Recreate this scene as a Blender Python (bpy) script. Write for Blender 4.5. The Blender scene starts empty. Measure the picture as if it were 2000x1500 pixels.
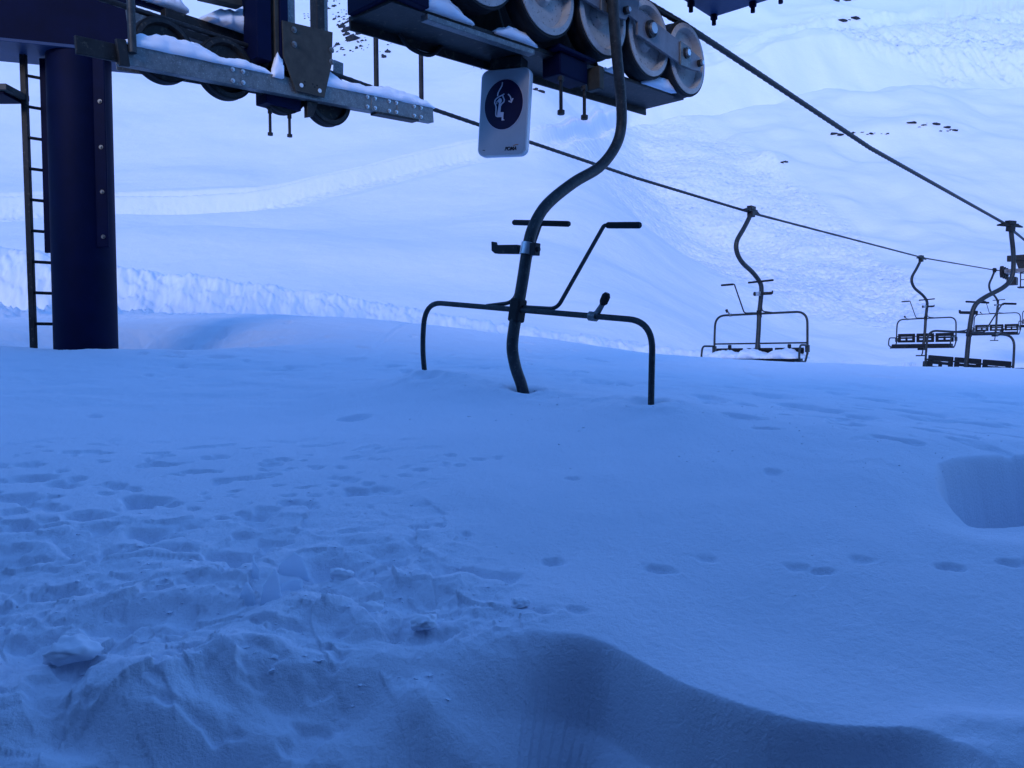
import bpy, math, random
import numpy as np
from mathutils import Vector, Matrix

random.seed(4)
rng = np.random.default_rng(7)
scene = bpy.context.scene
col = scene.collection
R = math.radians

# ------------------------------------------------------------------ camera
F = 1570.0
PITCH, ROLL = math.atan(58 / 1570), R(0.4)
fw = np.array([0, math.cos(PITCH), -math.sin(PITCH)])
up = np.array([0, math.sin(PITCH), math.cos(PITCH)])
rt = np.array([1.0, 0, 0])
cr = rt * math.cos(ROLL) - up * math.sin(ROLL)
cu = up * math.cos(ROLL) + rt * math.sin(ROLL)
cam = bpy.data.cameras.new('camera')
cam_o = bpy.data.objects.new('camera', cam)
col.objects.link(cam_o)
cam_o.matrix_world = Matrix(((cr[0], cu[0], -fw[0], 0), (cr[1], cu[1], -fw[1], 0), (cr[2], cu[2], -fw[2], 0), (0, 0, 0, 1)))
cam.sensor_width = 36
cam.lens = F / 2000 * 36
cam.clip_start = 0.05
cam.clip_end = 2000
scene.camera = cam_o


def P(px, py, d):
    """world point at horizontal distance d seen at photo pixel (px, py)"""
    v = fw + cr * (px - 1000) / F - cu * (py - 750) / F
    return v / v[1] * d


# ------------------------------------------------------------------ numpy noise
def _hash(ix, iy, seed):
    h = (ix.astype(np.int64) * 374761393 + iy.astype(np.int64) * 668265263 + seed * 974634777) & 0xFFFFFFFF
    h = ((h ^ (h >> 13)) * 1274126177) & 0xFFFFFFFF
    return (h ^ (h >> 16)) & 0xFFFFFFFF


def perlin(x, y, seed=0):
    x = np.asarray(x, float); y = np.asarray(y, float)
    x0 = np.floor(x); y0 = np.floor(y)
    fx = x - x0; fy = y - y0
    u = fx * fx * fx * (fx * (fx * 6 - 15) + 10); v = fy * fy * fy * (fy * (fy * 6 - 15) + 10)

    def g(dx, dy):
        a = _hash(x0 + dx, y0 + dy, seed) * (2 * math.pi / 4294967296.0)
        return np.cos(a) * (fx - dx) + np.sin(a) * (fy - dy)
    a = g(0, 0) * (1 - u) + g(1, 0) * u
    b = g(0, 1) * (1 - u) + g(1, 1) * u
    return (a * (1 - v) + b * v) * 1.5


def fbm(x, y, oc=4, seed=0, gain=.5):
    s = 0; a = 1.0; f = 1.0; n = 0
    for k in range(oc):
        s = s + a * perlin(x * f + 17.3 * k, y * f - 9.1 * k, seed + k); n += a
        a *= gain; f *= 2.03
    return s / n


def ridged(x, y, oc=4, seed=0, gain=.5):
    s = 0; a = 1.0; f = 1.0; n = 0
    for k in range(oc):
        s = s + a * (1 - np.abs(perlin(x * f + 7.3 * k, y * f - 3.1 * k, seed + k)) * 2); n += a
        a *= gain; f *= 2.07
    return s / n


def chunks(x, y, seed):
    """broken plates: every cell of a jittered grid has its own height and tilt"""
    x0 = np.floor(x); y0 = np.floor(y); best = np.full(x.shape, 9.0); out = np.zeros(x.shape)
    for dx in (-1, 0, 1):
        for dy in (-1, 0, 1):
            cx = x0 + dx; cy = y0 + dy
            h = _hash(cx, cy, seed)
            jx = cx + .1 + .8 * ((h & 1023) / 1023.0); jy = cy + .1 + .8 * (((h >> 10) & 1023) / 1023.0)
            ex = x - jx; ey = y - jy; d = np.abs(ex) ** 1.6 + np.abs(ey) ** 1.6
            h2 = _hash(cx, cy, seed + 77)
            val = ((h2 & 1023) / 1023.0 - .5) + 1.1 * ex * (((h2 >> 10) & 1023) / 1023.0 - .5) + 1.1 * ey * (((h2 >> 20) & 1023) / 1023.0 - .5)
            m = d < best; best = np.where(m, d, best); out = np.where(m, val, out)
    return out


def S(a, b, x):
    t = np.clip((x - a) / (b - a), 0, 1)
    return t * t * (3 - 2 * t)


def seg_dist(X, Y, pts):
    """distance to a polyline, signed (+ on the right of its direction), and arc position 0..n-1"""
    best = np.full(np.shape(X), 1e9); sg = np.zeros(np.shape(X)); tt = np.zeros(np.shape(X))
    for i in range(len(pts) - 1):
        ax, ay = pts[i]; bx, by = pts[i + 1]
        dx, dy = bx - ax, by - ay
        t = ((X - ax) * dx + (Y - ay) * dy) / (dx * dx + dy * dy)
        tc = np.clip(t, 0, 1)
        ex = X - ax - tc * dx; ey = Y - ay - tc * dy
        d = np.hypot(ex, ey)
        m = d < best
        best = np.where(m, d, best)
        sg = np.where(m, np.sign((X - ax) * dy - (Y - ay) * dx), sg)
        tt = np.where(m, i + tc, tt)
    return best, sg, tt


# ------------------------------------------------------------------ materials
def new_mat(name):
    m = bpy.data.materials.new(name); m.use_nodes = True
    nt = m.node_tree
    return m, nt, nt.nodes['Principled BSDF']


def metal(name, base, rough=.5, metallic=.0, var=.35, scale=9.0, bump=.15, spots=None):
    m, nt, b = new_mat(name)
    tc = nt.nodes.new('ShaderNodeTexCoord')
    n = nt.nodes.new('ShaderNodeTexNoise'); n.inputs['Scale'].default_value = scale; n.inputs['Detail'].default_value = 8
    n.inputs['Roughness'].default_value = .65
    nt.links.new(tc.outputs['Object'], n.inputs['Vector'])
    rp = nt.nodes.new('ShaderNodeValToRGB')
    rp.color_ramp.elements[0].position = .3; rp.color_ramp.elements[1].position = .72
    lo = [c * (1 - var) for c in base]; hi = [min(1, c * (1 + var)) for c in base]
    rp.color_ramp.elements[0].color = (*lo, 1); rp.color_ramp.elements[1].color = (*hi, 1)
    nt.links.new(n.outputs['Fac'], rp.inputs['Fac'])
    out = rp.outputs['Color']
    if spots:
        n2 = nt.nodes.new('ShaderNodeTexNoise'); n2.inputs['Scale'].default_value = scale * 4; n2.inputs['Detail'].default_value = 5
        nt.links.new(tc.outputs['Object'], n2.inputs['Vector'])
        r2 = nt.nodes.new('ShaderNodeValToRGB'); r2.color_ramp.elements[0].position = .6; r2.color_ramp.elements[1].position = .68
        nt.links.new(n2.outputs['Fac'], r2.inputs['Fac'])
        mx = nt.nodes.new('ShaderNodeMix'); mx.data_type = 'RGBA'
        nt.links.new(r2.outputs['Color'], mx.inputs['Factor'])
        nt.links.new(out, mx.inputs['A']); mx.inputs['B'].default_value = (*spots, 1)
        out = mx.outputs['Result']
    nt.links.new(out, b.inputs['Base Color'])
    b.inputs['Specular IOR Level'].default_value = .25; b.inputs['Roughness'].default_value = rough; b.inputs['Metallic'].default_value = metallic
    bp = nt.nodes.new('ShaderNodeBump'); bp.inputs['Strength'].default_value = bump; bp.inputs['Distance'].default_value = .004
    n3 = nt.nodes.new('ShaderNodeTexNoise'); n3.inputs['Scale'].default_value = scale * 9; n3.inputs['Detail'].default_value = 4
    nt.links.new(tc.outputs['Object'], n3.inputs['Vector'])
    nt.links.new(n3.outputs['Fac'], bp.inputs['Height']); nt.links.new(bp.outputs['Normal'], b.inputs['Normal'])
    return m


def snow_mat(name, base, grain, strength, dist=.01, rough=.75, lump=None):
    m, nt, b = new_mat(name)
    tc = nt.nodes.new('ShaderNodeTexCoord')
    b.inputs['Base Color'].default_value = (*base, 1)
    b.inputs['Roughness'].default_value = rough
    b.inputs['Specular IOR Level'].default_value = .25
    n = nt.nodes.new('ShaderNodeTexNoise'); n.inputs['Scale'].default_value = grain; n.inputs['Detail'].default_value = 6
    n.inputs['Roughness'].default_value = .7
    nt.links.new(tc.outputs['Object'], n.inputs['Vector'])
    bp = nt.nodes.new('ShaderNodeBump'); bp.inputs['Strength'].default_value = strength; bp.inputs['Distance'].default_value = dist
    nt.links.new(n.outputs['Fac'], bp.inputs['Height'])
    last = bp
    if lump:
        n2 = nt.nodes.new('ShaderNodeTexNoise'); n2.inputs['Scale'].default_value = lump[0]; n2.inputs['Detail'].default_value = 5
        nt.links.new(tc.outputs['Object'], n2.inputs['Vector'])
        b2 = nt.nodes.new('ShaderNodeBump'); b2.inputs['Strength'].default_value = lump[1]; b2.inputs['Distance'].default_value = lump[2]
        nt.links.new(n2.outputs['Fac'], b2.inputs['Height']); nt.links.new(bp.outputs['Normal'], b2.inputs['Normal'])
        last = b2
    nt.links.new(last.outputs['Normal'], b.inputs['Normal'])
    return m


SNOW = (.82, .85, .94)
M = dict(
    snow=snow_mat('near snow', SNOW, 85, .8, .007, lump=(5, .07, .012)),
    far_snow=snow_mat('slope snow', (.815, .82, .92), 3.0, .25, .12, lump=(.35, .3, .5)),
    cap_snow=snow_mat('lying snow', (.84, .87, .95), 70, .25, .005),
    navy=metal('navy paint', (.0010, .0035, .026), .65, var=.25, scale=4),
    blue=metal('blue paint', (.02, .05, .13), .45, var=.2, scale=5),
    galv=metal('galvanised steel', (.16, .17, .175), .48, .55, var=.3, scale=22, spots=(.28, .29, .29)),
    tube=metal('weathered tube', (.036, .042, .046), .5, .3, var=.4, scale=16, bump=.25, spots=(.065, .07, .07)),
    dark=metal('dark steel', (.02, .021, .023), .55, .2, var=.45, scale=8, bump=.25, spots=(.06, .055, .045)),
    brown=metal('bronzed plate', (.05, .046, .038), .6, .1, var=.35, scale=10),
    rubber=metal('rubber', (.012, .012, .014), .7, var=.3, scale=30),
    wheel=metal('painted wheel', (.40, .38, .37), .5, var=.18, scale=14, spots=(.2, .19, .18)),
    arm=metal('grey rocker paint', (.17, .17, .19), .42, .2, var=.2, scale=12),
    bright=metal('bright bolt', (.55, .56, .58), .3, .8, var=.2, scale=30),
    rope=metal('wire rope', (.03, .03, .032), .5, .4, var=.4, scale=40),
    signface=metal('sign enamel', (.40, .42, .45), .5, var=.06, scale=6, bump=.03),
    signedge=metal('sign edge', (.62, .64, .66), .4, .3, var=.08, scale=8, bump=.03),
    signblue=metal('sign blue', (.002, .002, .035), .5, var=.1, scale=6, bump=.02),
    signwhite=metal('sign white', (.62, .58, .66), .5, var=.05, scale=6, bump=.02),
    ink=metal('sign ink', (.01, .01, .02), .5, var=.1, bump=.02),
    orange=metal('sign orange', (.5, .16, .03), .5, var=.1, bump=.02),
    rock=metal('mountain rock', (.026, .031, .040), .85, var=.6, scale=1.2, bump=.6, spots=(.05, .055, .065)),
    plank=metal('grey plank', (.12, .105, .09), .8, var=.4, scale=10, bump=.4),
    wallp=metal('station cladding', (.18, .16, .14), .8, var=.25, scale=3, bump=.2),
)


def ice_mat():
    m, nt, b = new_mat('ice plate')
    b.inputs['Base Color'].default_value = (.82, .9, .97, 1); b.inputs['Roughness'].default_value = .45
    tr = nt.nodes.new('ShaderNodeBsdfTranslucent'); tr.inputs['Color'].default_value = (.85, .92, .98, 1)
    mx = nt.nodes.new('ShaderNodeMixShader'); mx.inputs['Fac'].default_value = .65
    nt.links.new(b.outputs['BSDF'], mx.inputs[1]); nt.links.new(tr.outputs['BSDF'], mx.inputs[2])
    nt.links.new(mx.outputs['Shader'], nt.nodes['Material Output'].inputs['Surface'])
    return m


M['ice'] = ice_mat()


M['navy'].node_tree.nodes['Principled BSDF'].inputs['Specular IOR Level'].default_value = .1


# ------------------------------------------------------------------ mesh builder
class MB:
    def __init__(s):
        s.v = []; s.f = []

    def add(s, verts, faces):
        o = len(s.v); s.v += [tuple(map(float, p)) for p in verts]; s.f += [tuple(i + o for i in f) for f in faces]
        return s

    def box(s, c, size, rot=None):
        hx, hy, hz = [k / 2 for k in size]
        vs = [Vector((x * hx, y * hy, z * hz)) for x in (-1, 1) for y in (-1, 1) for z in (-1, 1)]
        if rot is not None: vs = [rot @ v for v in vs]
        c = Vector(c)
        return s.add([v + c for v in vs], [(0, 1, 3, 2), (4, 6, 7, 5), (0, 4, 5, 1), (2, 3, 7, 6), (0, 2, 6, 4), (1, 5, 7, 3)])

    def bar(s, p0, p1, w, h, upv=(0, 0, 1)):
        """box beam from p0 to p1, w across, h along upv"""
        p0 = Vector(p0); p1 = Vector(p1); y = (p1 - p0).normalized(); z = Vector(upv); x = y.cross(z).normalized(); z = x.cross(y)
        vs = []
        for p in (p0, p1):
            for a, b in ((-1, -1), (1, -1), (1, 1), (-1, 1)): vs.append(p + x * a * w / 2 + z * b * h / 2)
        return s.add(vs, [(3, 2, 1, 0), (4, 5, 6, 7), (0, 1, 5, 4), (1, 2, 6, 5), (2, 3, 7, 6), (3, 0, 4, 7)])

    def tube(s, pts, r, n=12, strands=0, pitch=.1):
        pts = [Vector(p) for p in pts]
        rs = r if isinstance(r, (list, tuple)) else [r] * len(pts)
        t0 = (pts[1] - pts[0]).normalized()
        a = Vector((0, 0, 1)) if abs(t0.z) < .9 else Vector((1, 0, 0))
        nx = t0.cross(a).normalized(); vs = []; ln = 0
        for i, p in enumerate(pts):
            if i == 0: t = t0
            elif i == len(pts) - 1: t = (pts[i] - pts[i - 1]).normalized()
            else: t = ((pts[i + 1] - pts[i]).normalized() + (pts[i] - pts[i - 1]).normalized()).normalized()
            if i: ln += (pts[i] - pts[i - 1]).length
            nx = (nx - t * nx.dot(t)).normalized(); ny = t.cross(nx)
            for k in range(n):
                th = 2 * math.pi * k / n
                rr = rs[i] * (1 + .13 * math.cos(strands * th - ln / pitch * 2 * math.pi)) if strands else rs[i]
                vs.append(p + nx * math.cos(th) * rr + ny * math.sin(th) * rr)
        fs = []
        for i in range(len(pts) - 1):
            for k in range(n):
                k2 = (k + 1) % n
                fs.append((i * n + k, i * n + k2, (i + 1) * n + k2, (i + 1) * n + k))
        fs.append(tuple(range(n - 1, -1, -1))); fs.append(tuple(range((len(pts) - 1) * n, len(pts) * n)))
        return s.add(vs, fs)

    def cyl(s, p0, p1, r, n=20):
        return s.tube([p0, p1], r, n)

    def lathe(s, prof, c, axis, n=48):
        """closed ring profile [(radius, offset along axis)]"""
        c = Vector(c); ax = Vector(axis).normalized()
        a = Vector((0, 0, 1)) if abs(ax.z) < .9 else Vector((1, 0, 0))
        e1 = ax.cross(a).normalized(); e2 = ax.cross(e1); vs = []
        m = len(prof)
        for k in range(n):
            th = 2 * math.pi * k / n; d = e1 * math.cos(th) + e2 * math.sin(th)
            for rr, z in prof: vs.append(c + d * rr + ax * z)
        fs = []
        for k in range(n):
            k2 = (k + 1) % n
            for j in range(m - 1): fs.append((k * m + j, k * m + j + 1, k2 * m + j + 1, k2 * m + j))
        return s.add(vs, fs)

    def prism(s, poly, vec):
        poly = [Vector(p) for p in poly]; vec = Vector(vec); n = len(poly)
        vs = poly + [p + vec for p in poly]
        fs = [tuple(range(n - 1, -1, -1)), tuple(range(n, 2 * n))] + [(i, (i + 1) % n, n + (i + 1) % n, n + i) for i in range(n)]
        return s.add(vs, fs)

    def build(s, name, mat, parent=None, bevel=0, loc=None, ang=38):
        me = bpy.data.meshes.new(name); me.from_pydata(s.v, [], s.f); me.update()
        import bmesh
        bm = bmesh.new(); bm.from_mesh(me); bmesh.ops.recalc_face_normals(bm, faces=bm.faces); bm.to_mesh(me); bm.free()
        me.shade_smooth(); me.set_sharp_from_angle(angle=R(ang))
        me.materials.append(M[mat])
        o = bpy.data.objects.new(name, me); col.objects.link(o)
        if parent is not None: o.parent = parent
        if loc is not None: o.location = loc
        if bevel:
            b = o.modifiers.new('bevel', 'BEVEL'); b.width = bevel; b.segments = 2; b.limit_method = 'ANGLE'; b.angle_limit = R(40)
            b.harden_normals = False
        return o


def thing(name, label, cat, loc=(0, 0, 0), yaw=0, tilt=0, pitch=0, group=None):
    o = bpy.data.objects.new(name, None); col.objects.link(o); o.empty_display_size = .2
    o.location = loc; o.rotation_euler = (R(pitch), R(tilt), -R(yaw))
    tag(o, label, cat, group)
    return o


def tag(o, label, cat, group=None):
    o['label'] = label; o['category'] = cat
    if group: o['group'] = group
    return o


def smooth_path(pts, n=6):
    """Catmull-Rom through pts"""
    pts = [Vector(p) for p in pts]; out = []
    for i in range(len(pts) - 1):
        p0 = pts[max(0, i - 1)]; p1 = pts[i]; p2 = pts[i + 1]; p3 = pts[min(len(pts) - 1, i + 2)]
        for k in range(n):
            t = k / n
            out.append(.5 * ((2 * p1) + (p2 - p0) * t + (2 * p0 - 5 * p1 + 4 * p2 - p3) * t * t + (3 * p1 - p0 - 3 * p2 + p3) * t ** 3))
    out.append(pts[-1]); return out


def rounded(pts, rad, n=8):
    """polyline with rounded corners"""
    pts = [Vector(p) for p in pts]; out = [pts[0]]
    for i in range(1, len(pts) - 1):
        a = (pts[i - 1] - pts[i]); b = (pts[i + 1] - pts[i]); r = min(rad, a.length * .49, b.length * .49)
        p = pts[i] + a.normalized() * r; q = pts[i] + b.normalized() * r
        for k in range(n + 1):
            t = k / n; out.append(p * (1 - t) ** 2 + pts[i] * 2 * t * (1 - t) + q * t * t)
    out.append(pts[-1]); return out


# ------------------------------------------------------------------ near snow field
ctrl = [(837, 743, 5.0), (1028, 782, 4.66), (1273, 810, 4.0), (1700, 850, 3.6), (2000, 745, 9), (2000, 850, 4.2), (1830, 1000, 2.7), (2000, 1010, 2.65),
        (1500, 1100, 2.3), (2000, 1200, 2.05), (1500, 1250, 1.95), (1000, 1100, 2.35), (1000, 938, 3.0), (600, 1000, 2.75), (300, 900, 3.4), (0, 900, 3.4),
        (0, 760, 5.2), (150, 700, 6.4), (120, 677, 6.72), (250, 675, 6.75), (350, 618, 9.8), (500, 613, 10.5), (700, 624, 10.5), (1000, 656, 10.5), (1350, 696, 10.5),
        (1700, 714, 10.5), (2000, 724, 10.5), (600, 700, 6.6), (1000, 706, 7), (1400, 745, 6.5), (0, 625, 9.5), (500, 1240, 1.9), (0, 1240, 1.95),
        (1040, 1235, 1.93), (1500, 1388, 1.6), (0, 800, 4.6), (600, 800, 4.6)]
cp = [P(*c) for c in ctrl]
cp += [np.array(p, float) for p in [(-1, 1.4, -.80), (0, 1.4, -.84), (1, 1.4, -.82), (-2.5, -1, -1.1), (2.5, -1, -1.1), (0, -4, -1.3), (-8, -6, -1.2), (8, -6, -1.2), (8, 4, -.55), (-8, 4.5, .1),
                                    (-9, 9, .75), (12, 10, -.35), (0, 19, -1.0), (12, 19, -1.6), (-12, 19, .2), (0, 30, -2.2), (20, 30, -3.5), (-20, 30, -1.5), (24, 12, -1.5), (-24, 10, 1.2)]]
cp = np.array(cp)


def tps_fit(p, lam=.02):
    n = len(p); d = np.hypot(p[:, None, 0] - p[None, :, 0], p[:, None, 1] - p[None, :, 1])
    K = np.where(d > 0, d * d * np.log(d + 1e-9), 0) + lam * np.eye(n)
    A = np.zeros((n + 3, n + 3)); A[:n, :n] = K; A[:n, n] = 1; A[:n, n + 1:] = p[:, :2]; A[n, :n] = 1; A[n + 1:, :n] = p[:, :2].T
    b = np.zeros(n + 3); b[:n] = p[:, 2]
    return np.linalg.solve(A, b)


tw = tps_fit(cp)


def base_z(X, Y):
    X = np.asarray(X, float); Y = np.asarray(Y, float)
    z = tw[-3] + tw[-2] * X + tw[-1] * Y
    for w, c in zip(tw[:-3], cp):
        d2 = (X - c[0]) ** 2 + (Y - c[1]) ** 2
        z = z + w * .5 * d2 * np.log(d2 + 1e-12)
    return z


_ds = np.geomspace(.9, 16, 500)


def hit(px, py):
    """first point of the undisturbed near snow seen at a photo pixel"""
    v = P(px, py, 1.0)
    below = np.nonzero(v[2] * _ds < base_z(v[0] * _ds, _ds))[0]
    d = _ds[below[0]] if len(below) else 16.0
    return v * d


bank_line = [P(-700, 440, 13.5), P(-250, 470, 13.2), P(0, 486, 13), P(230, 522, 13.4), P(500, 556, 14), P(750, 592, 14.5), P(1000, 640, 15), P(1350, 684, 15.5), P(1700, 712, 16)]
bank_x = [p[0] for p in bank_line]; bank_y = [p[1] for p in bank_line]; bank_z = [p[2] for p in bank_line]
lip = [hit(*q)[:2] for q in [(-300, 1440), (0, 1400), (200, 1345), (400, 1285), (600, 1245), (800, 1222), (1000, 1228), (1100, 1237), (1180, 1254), (1250, 1290), (1350, 1336), (1500, 1388), (1650, 1425), (1800, 1456)]]
lip.append(hit(2000, 1560)[:2]); lip.append(hit(2300, 1700)[:2])
lip = [(v.x, v.y) for v in smooth_path([(q[0], q[1], 0) for q in lip], 4)]
pit_poly = [hit(*q)[:2] for q in [(1834, 902), (1832, 945), (1850, 975), (1875, 1002), (1905, 1020), (2000, 1018), (2150, 1010), (2250, 950), (2150, 890), (2000, 880), (1880, 886)]]


pit_poly = [(v.x, v.y) for v in smooth_path([(q[0], q[1], 0) for q in pit_poly + [pit_poly[0]]], 4)][:-1]


def poly_sd(X, Y, poly):
    d, _, _ = seg_dist(X, Y, list(poly) + [poly[0]])
    ins = np.zeros(np.shape(X), bool); n = len(poly)
    for i in range(n):
        (x1, y1), (x2, y2) = poly[i], poly[(i + 1) % n]
        c = ((y1 > Y) != (y2 > Y)) & (X < (x2 - x1) * (Y - y1) / (y2 - y1 + 1e-12) + x1)
        ins ^= c
    return np.where(ins, -d, d)


prints = [(1080, 1098, 46, 14), (1287, 1111, 60, 14), (1382, 1094, 42, 12), (1556, 1111, 48, 14), (1606, 1121, 50, 12), (1680, 1099, 48, 12), (1856, 1117, 54, 13), (1976, 1107, 50, 12),
          (770, 1092, 60, 18), (922, 1114, 80, 17), (985, 1126, 66, 16), (1125, 1197, 44, 14), (858, 1027, 26, 8), (822, 1030, 36, 9), (910, 1042, 22, 7), (1058, 1197, 44, 14), (1120, 935, 30, 6),
          (60, 928, 80, 14), (120, 941, 70, 12), (285, 974, 90, 12), (325, 985, 60, 9), (110, 995, 50, 12), (165, 1010, 70, 16), (25, 970, 70, 16), (40, 1034, 70, 14), (285, 1038, 80, 18),
          (440, 1075, 90, 16), (350, 1070, 70, 10), (640, 1097, 90, 20), (470, 1015, 40, 8), (590, 985, 60, 9), (700, 965, 50, 7), (740, 958, 40, 6), (520, 1000, 50, 8),
          (1160, 746, 60, 9), (1215, 750, 40, 6), (1380, 776, 40, 5), (690, 810, 60, 9), (185, 805, 30, 6), (1300, 705, 50, 4), (1510, 930, 30, 12), (1500, 850, 50, 6), (1650, 835, 60, 6), (1740, 865, 70, 7),
          (1800, 810, 60, 5), (1900, 830, 70, 6), (1600, 800, 60, 4), (1700, 780, 50, 4), (340, 1045, 40, 10), (205, 960, 40, 8), (150, 930, 40, 7), (880, 890, 20, 4), (1960, 800, 60, 6), (430, 700, 60, 4), (620, 690, 60, 5), (560, 720, 70, 4), (700, 700, 40, 3)]
random.seed(11)
for _ in range(70):
    prints.append((random.uniform(240, 1500), random.uniform(628, 735), random.uniform(14, 34), random.uniform(2.5, 4)))
for _ in range(30):
    prints.append((random.uniform(1300, 2000), random.uniform(735, 840), random.uniform(16, 60), random.uniform(3, 6)))
for k in range(16):
    prints.append((430 + 36 * k + random.uniform(-8, 8), 1012 - 8.2 * k + random.uniform(-6, 6), random.uniform(14, 34), random.uniform(4, 7)))
print_w = []
for px, py, w, h in prints:
    c = hit(px, py); a = hit(px - w / 2, py); b = hit(px, py + h / 2); e = hit(px, py - h / 2)
    print_w.append((c[0], c[1], max(.012, abs(c[0] - a[0])), max(.015, abs(e[1] - b[1]) / 2), .4 + .6 * random.random()))
humps = []
for px, py, w, h, a in [(330, 1372, 190, 26, .05), (420, 1425, 200, 26, -.07), (900, 1425, 190, 24, -.055), (540, 1320, 260, 20, -.05), (820, 1330, 110, 16, .05), (120, 1400, 150, 20, -.04),
                        (700, 1470, 260, 20, .03), (60, 1470, 140, 20, .04), (1990, 1490, 330, 60, .055), (1760, 1540, 260, 50, .035), (250, 1180, 240, 16, .02), (600, 1180, 130, 12, .03), (420, 1195, 150, 10, -.03), (860, 1165, 130, 10, -.03), (640, 1110, 70, 10, -.025)]:
    c = hit(px, py); c2 = hit(px + w, py); c3 = hit(px, py - h); humps.append((c[0], c[1], abs(c2[0] - c[0]) * .6, abs(c3[1] - c[1]) + .02, a))
pole_xy = (-3.70, 7.0)
feet = [P(837, 743, 5.0), P(1028, 782, 4.66), P(1273, 810, 4.0)]


def ground_z(X, Y):
    r = np.hypot(X, Y)
    z = base_z(X, Y)
    z = z + .05 * fbm(X * .35, Y * .35, 3, 11) * S(1.5, 4, r) + .018 * fbm(X * 1.3, Y * 1.3, 3, 31)
    # fine wind crust
    z = z + .003 * fbm(X * 7 + Y, Y * 6, 3, 41) + .0015 * fbm(X * 45, Y * 45, 2, 43)
    crust = S(4.2, 5.5, Y) * S(11, 8, Y)
    z = z + crust * .010 * np.minimum(0, ridged(X * 1.7, Y * 3.2, 4, 51) - .62) * 2
    # far right chatter marks
    z = z - .018 * S(1.0, 1.8, X) * S(2.9, 3.3, Y) * S(5.5, 4.2, Y) * S(.15, .45, fbm(X * 3.5, Y * 5, 3, 57))
    # mound over the buried chair
    dd, sg, tt = seg_dist(X, Y, [(p[0], p[1]) for p in feet])
    z = z + .06 * np.exp(-(dd / .33) ** 2) + .02 * fbm(X * 6, Y * 6, 3, 61) * np.exp(-(dd / .25) ** 2)
    for p in feet:
        q = np.hypot(X - p[0], Y - p[1]); z = z - .09 * np.exp(-(q / .065) ** 2) + .007 * np.exp(-((q - .15) / .06) ** 2) * (1 + fbm(X * 14, Y * 14, 2, 63))
    # hollow melted round the tower
    q = np.hypot((X - pole_xy[0] - .15) / 1.25, (Y - pole_xy[1] - .75) / .75)
    z = z - .42 * np.exp(-(q ** 2.6)) * (1 + .25 * fbm(X * 5, Y * 5, 3, 71))
    # ploughed bank
    bz = np.interp(X, bank_x, bank_z); by = np.interp(X, bank_x, bank_y)
    by = by + .35 * fbm(X * .6, Y * .4, 3, 81)
    bz = bz + .07 * fbm(X * 1.1, Y * .5, 3, 83)
    v = Y - by
    lump = .32 * fbm(X * 1.6, Y * 2.6, 4, 85) + .35 * np.maximum(0, fbm(X * 4, Y * 7, 3, 86))
    bank = bz - np.maximum(0, -v) * .85 - np.maximum(0, v - .6) * .22 + .26 * lump * S(1.6, -.1, v) * S(-2.2, -.3, v) + (.05 * fbm(X * 6, Y * 7, 3, 87) + .03 * fbm(X * 17, Y * 17, 2, 88)) * S(.8, 0, v)
    k = .12
    h = np.clip(.5 + .5 * (bank - z) / k, 0, 1)
    z = np.where(r > 7, z * (1 - h) + bank * h + k * h * (1 - h), z)
    # broken crumbs at the foot of the bank
    foot = np.exp(-((v + 1.5) / .8) ** 2) * S(3.5, -3, X)
    z = z + foot * .12 * np.maximum(0, ridged(X * 2.5, Y * 2.5, 5, 91) - .55) * 2
    foot2 = np.exp(-((v + 2.2) / 1.6) ** 2) * S(-3.2, -5.5, X)
    z = z + foot2 * .4 * (ridged(X * 1.1, Y * 1.1, 5, 93) - .5)
    # footprints
    for cx, cy, a, b, dp in print_w:
        m = (np.abs(X - cx) < 2.4 * a) & (np.abs(Y - cy) < 2.4 * b + .2 * a)
        if np.any(m):
            x = X[m] - cx; y = Y[m] - cy
            q = (x / a) ** 2 + ((y + .12 * x) / b) ** 2
            q = q * (1 + .9 * fbm(x / a * .8 + 3 * cx, y / b * .5 + 5 * cy, 2, 137))
            z[m] -= dp * .034 * np.exp(-(q ** 2) * 1.1) * min(1.6, a / .045)
    # churned snow, front left
    ang = X / np.maximum(Y, .3)
    wx = X + .10 * fbm(X * 3, Y * 3, 2, 97); wy = Y + .08 * fbm(X * 3 + 9, Y * 3, 2, 98)
    ch = S(3.0, 2.2, Y + 3 * np.maximum(0, ang + .12)) * S(.10, -.22, ang + .18 * fbm(X * 2, Y * 2, 2, 95))
    ch = np.maximum(ch, S(2.22, 2.02, Y) * S(.12, -.05, ang))
    dl, sl_, _ = seg_dist(X, Y, lip)
    calm = 1 - .7 * S(-.02, .15, dl * sl_)
    m = (ch * calm > .002) & (r < 4.5)
    add = np.zeros_like(z)
    if np.any(m):
        x = X[m]; y = Y[m]; wx = wx[m]; wy = wy[m]
        pa = fbm(x * 1.6, y * 2.4, 3, 106)
        rough = .050 * fbm(wx * 1.9, wy * 2.8, 3, 101) + .030 * np.maximum(0, fbm(wx * 4.5, wy * 6.5, 3, 107)) - .04 * np.maximum(0, fbm(wx * 4 + 5, wy * 7, 3, 108) - .08)
        rough = rough + .042 * chunks(wx * 4.2, wy * 5.5, 141) * S(-.25, .2, pa) + .018 * chunks(wx * 10, wy * 13, 143) * S(-.1, .25, -pa + .1) + .008 * chunks(wx * 26, wy * 30, 145) * S(-.05, .2, fbm(x * 3, y * 4, 2, 147))
        rough = rough + .006 * fbm(x * 24, y * 24, 4, 104, .65)
        add[m] = rough
    z = z + ch * calm * add
    pits = S(.12, .35, fbm(X * 5.5, Y * 9, 3, 111)) * S(4.2, 3.2, Y) * S(.0, -.35, ang)
    z = z - .022 * pits
    # trench lip: cut away on the camera's side
    d, sg, tt = seg_dist(X, Y, lip)
    sd = d * sg
    tt = tt / 4
    rag = S(8.4, 4.8, tt)
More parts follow.
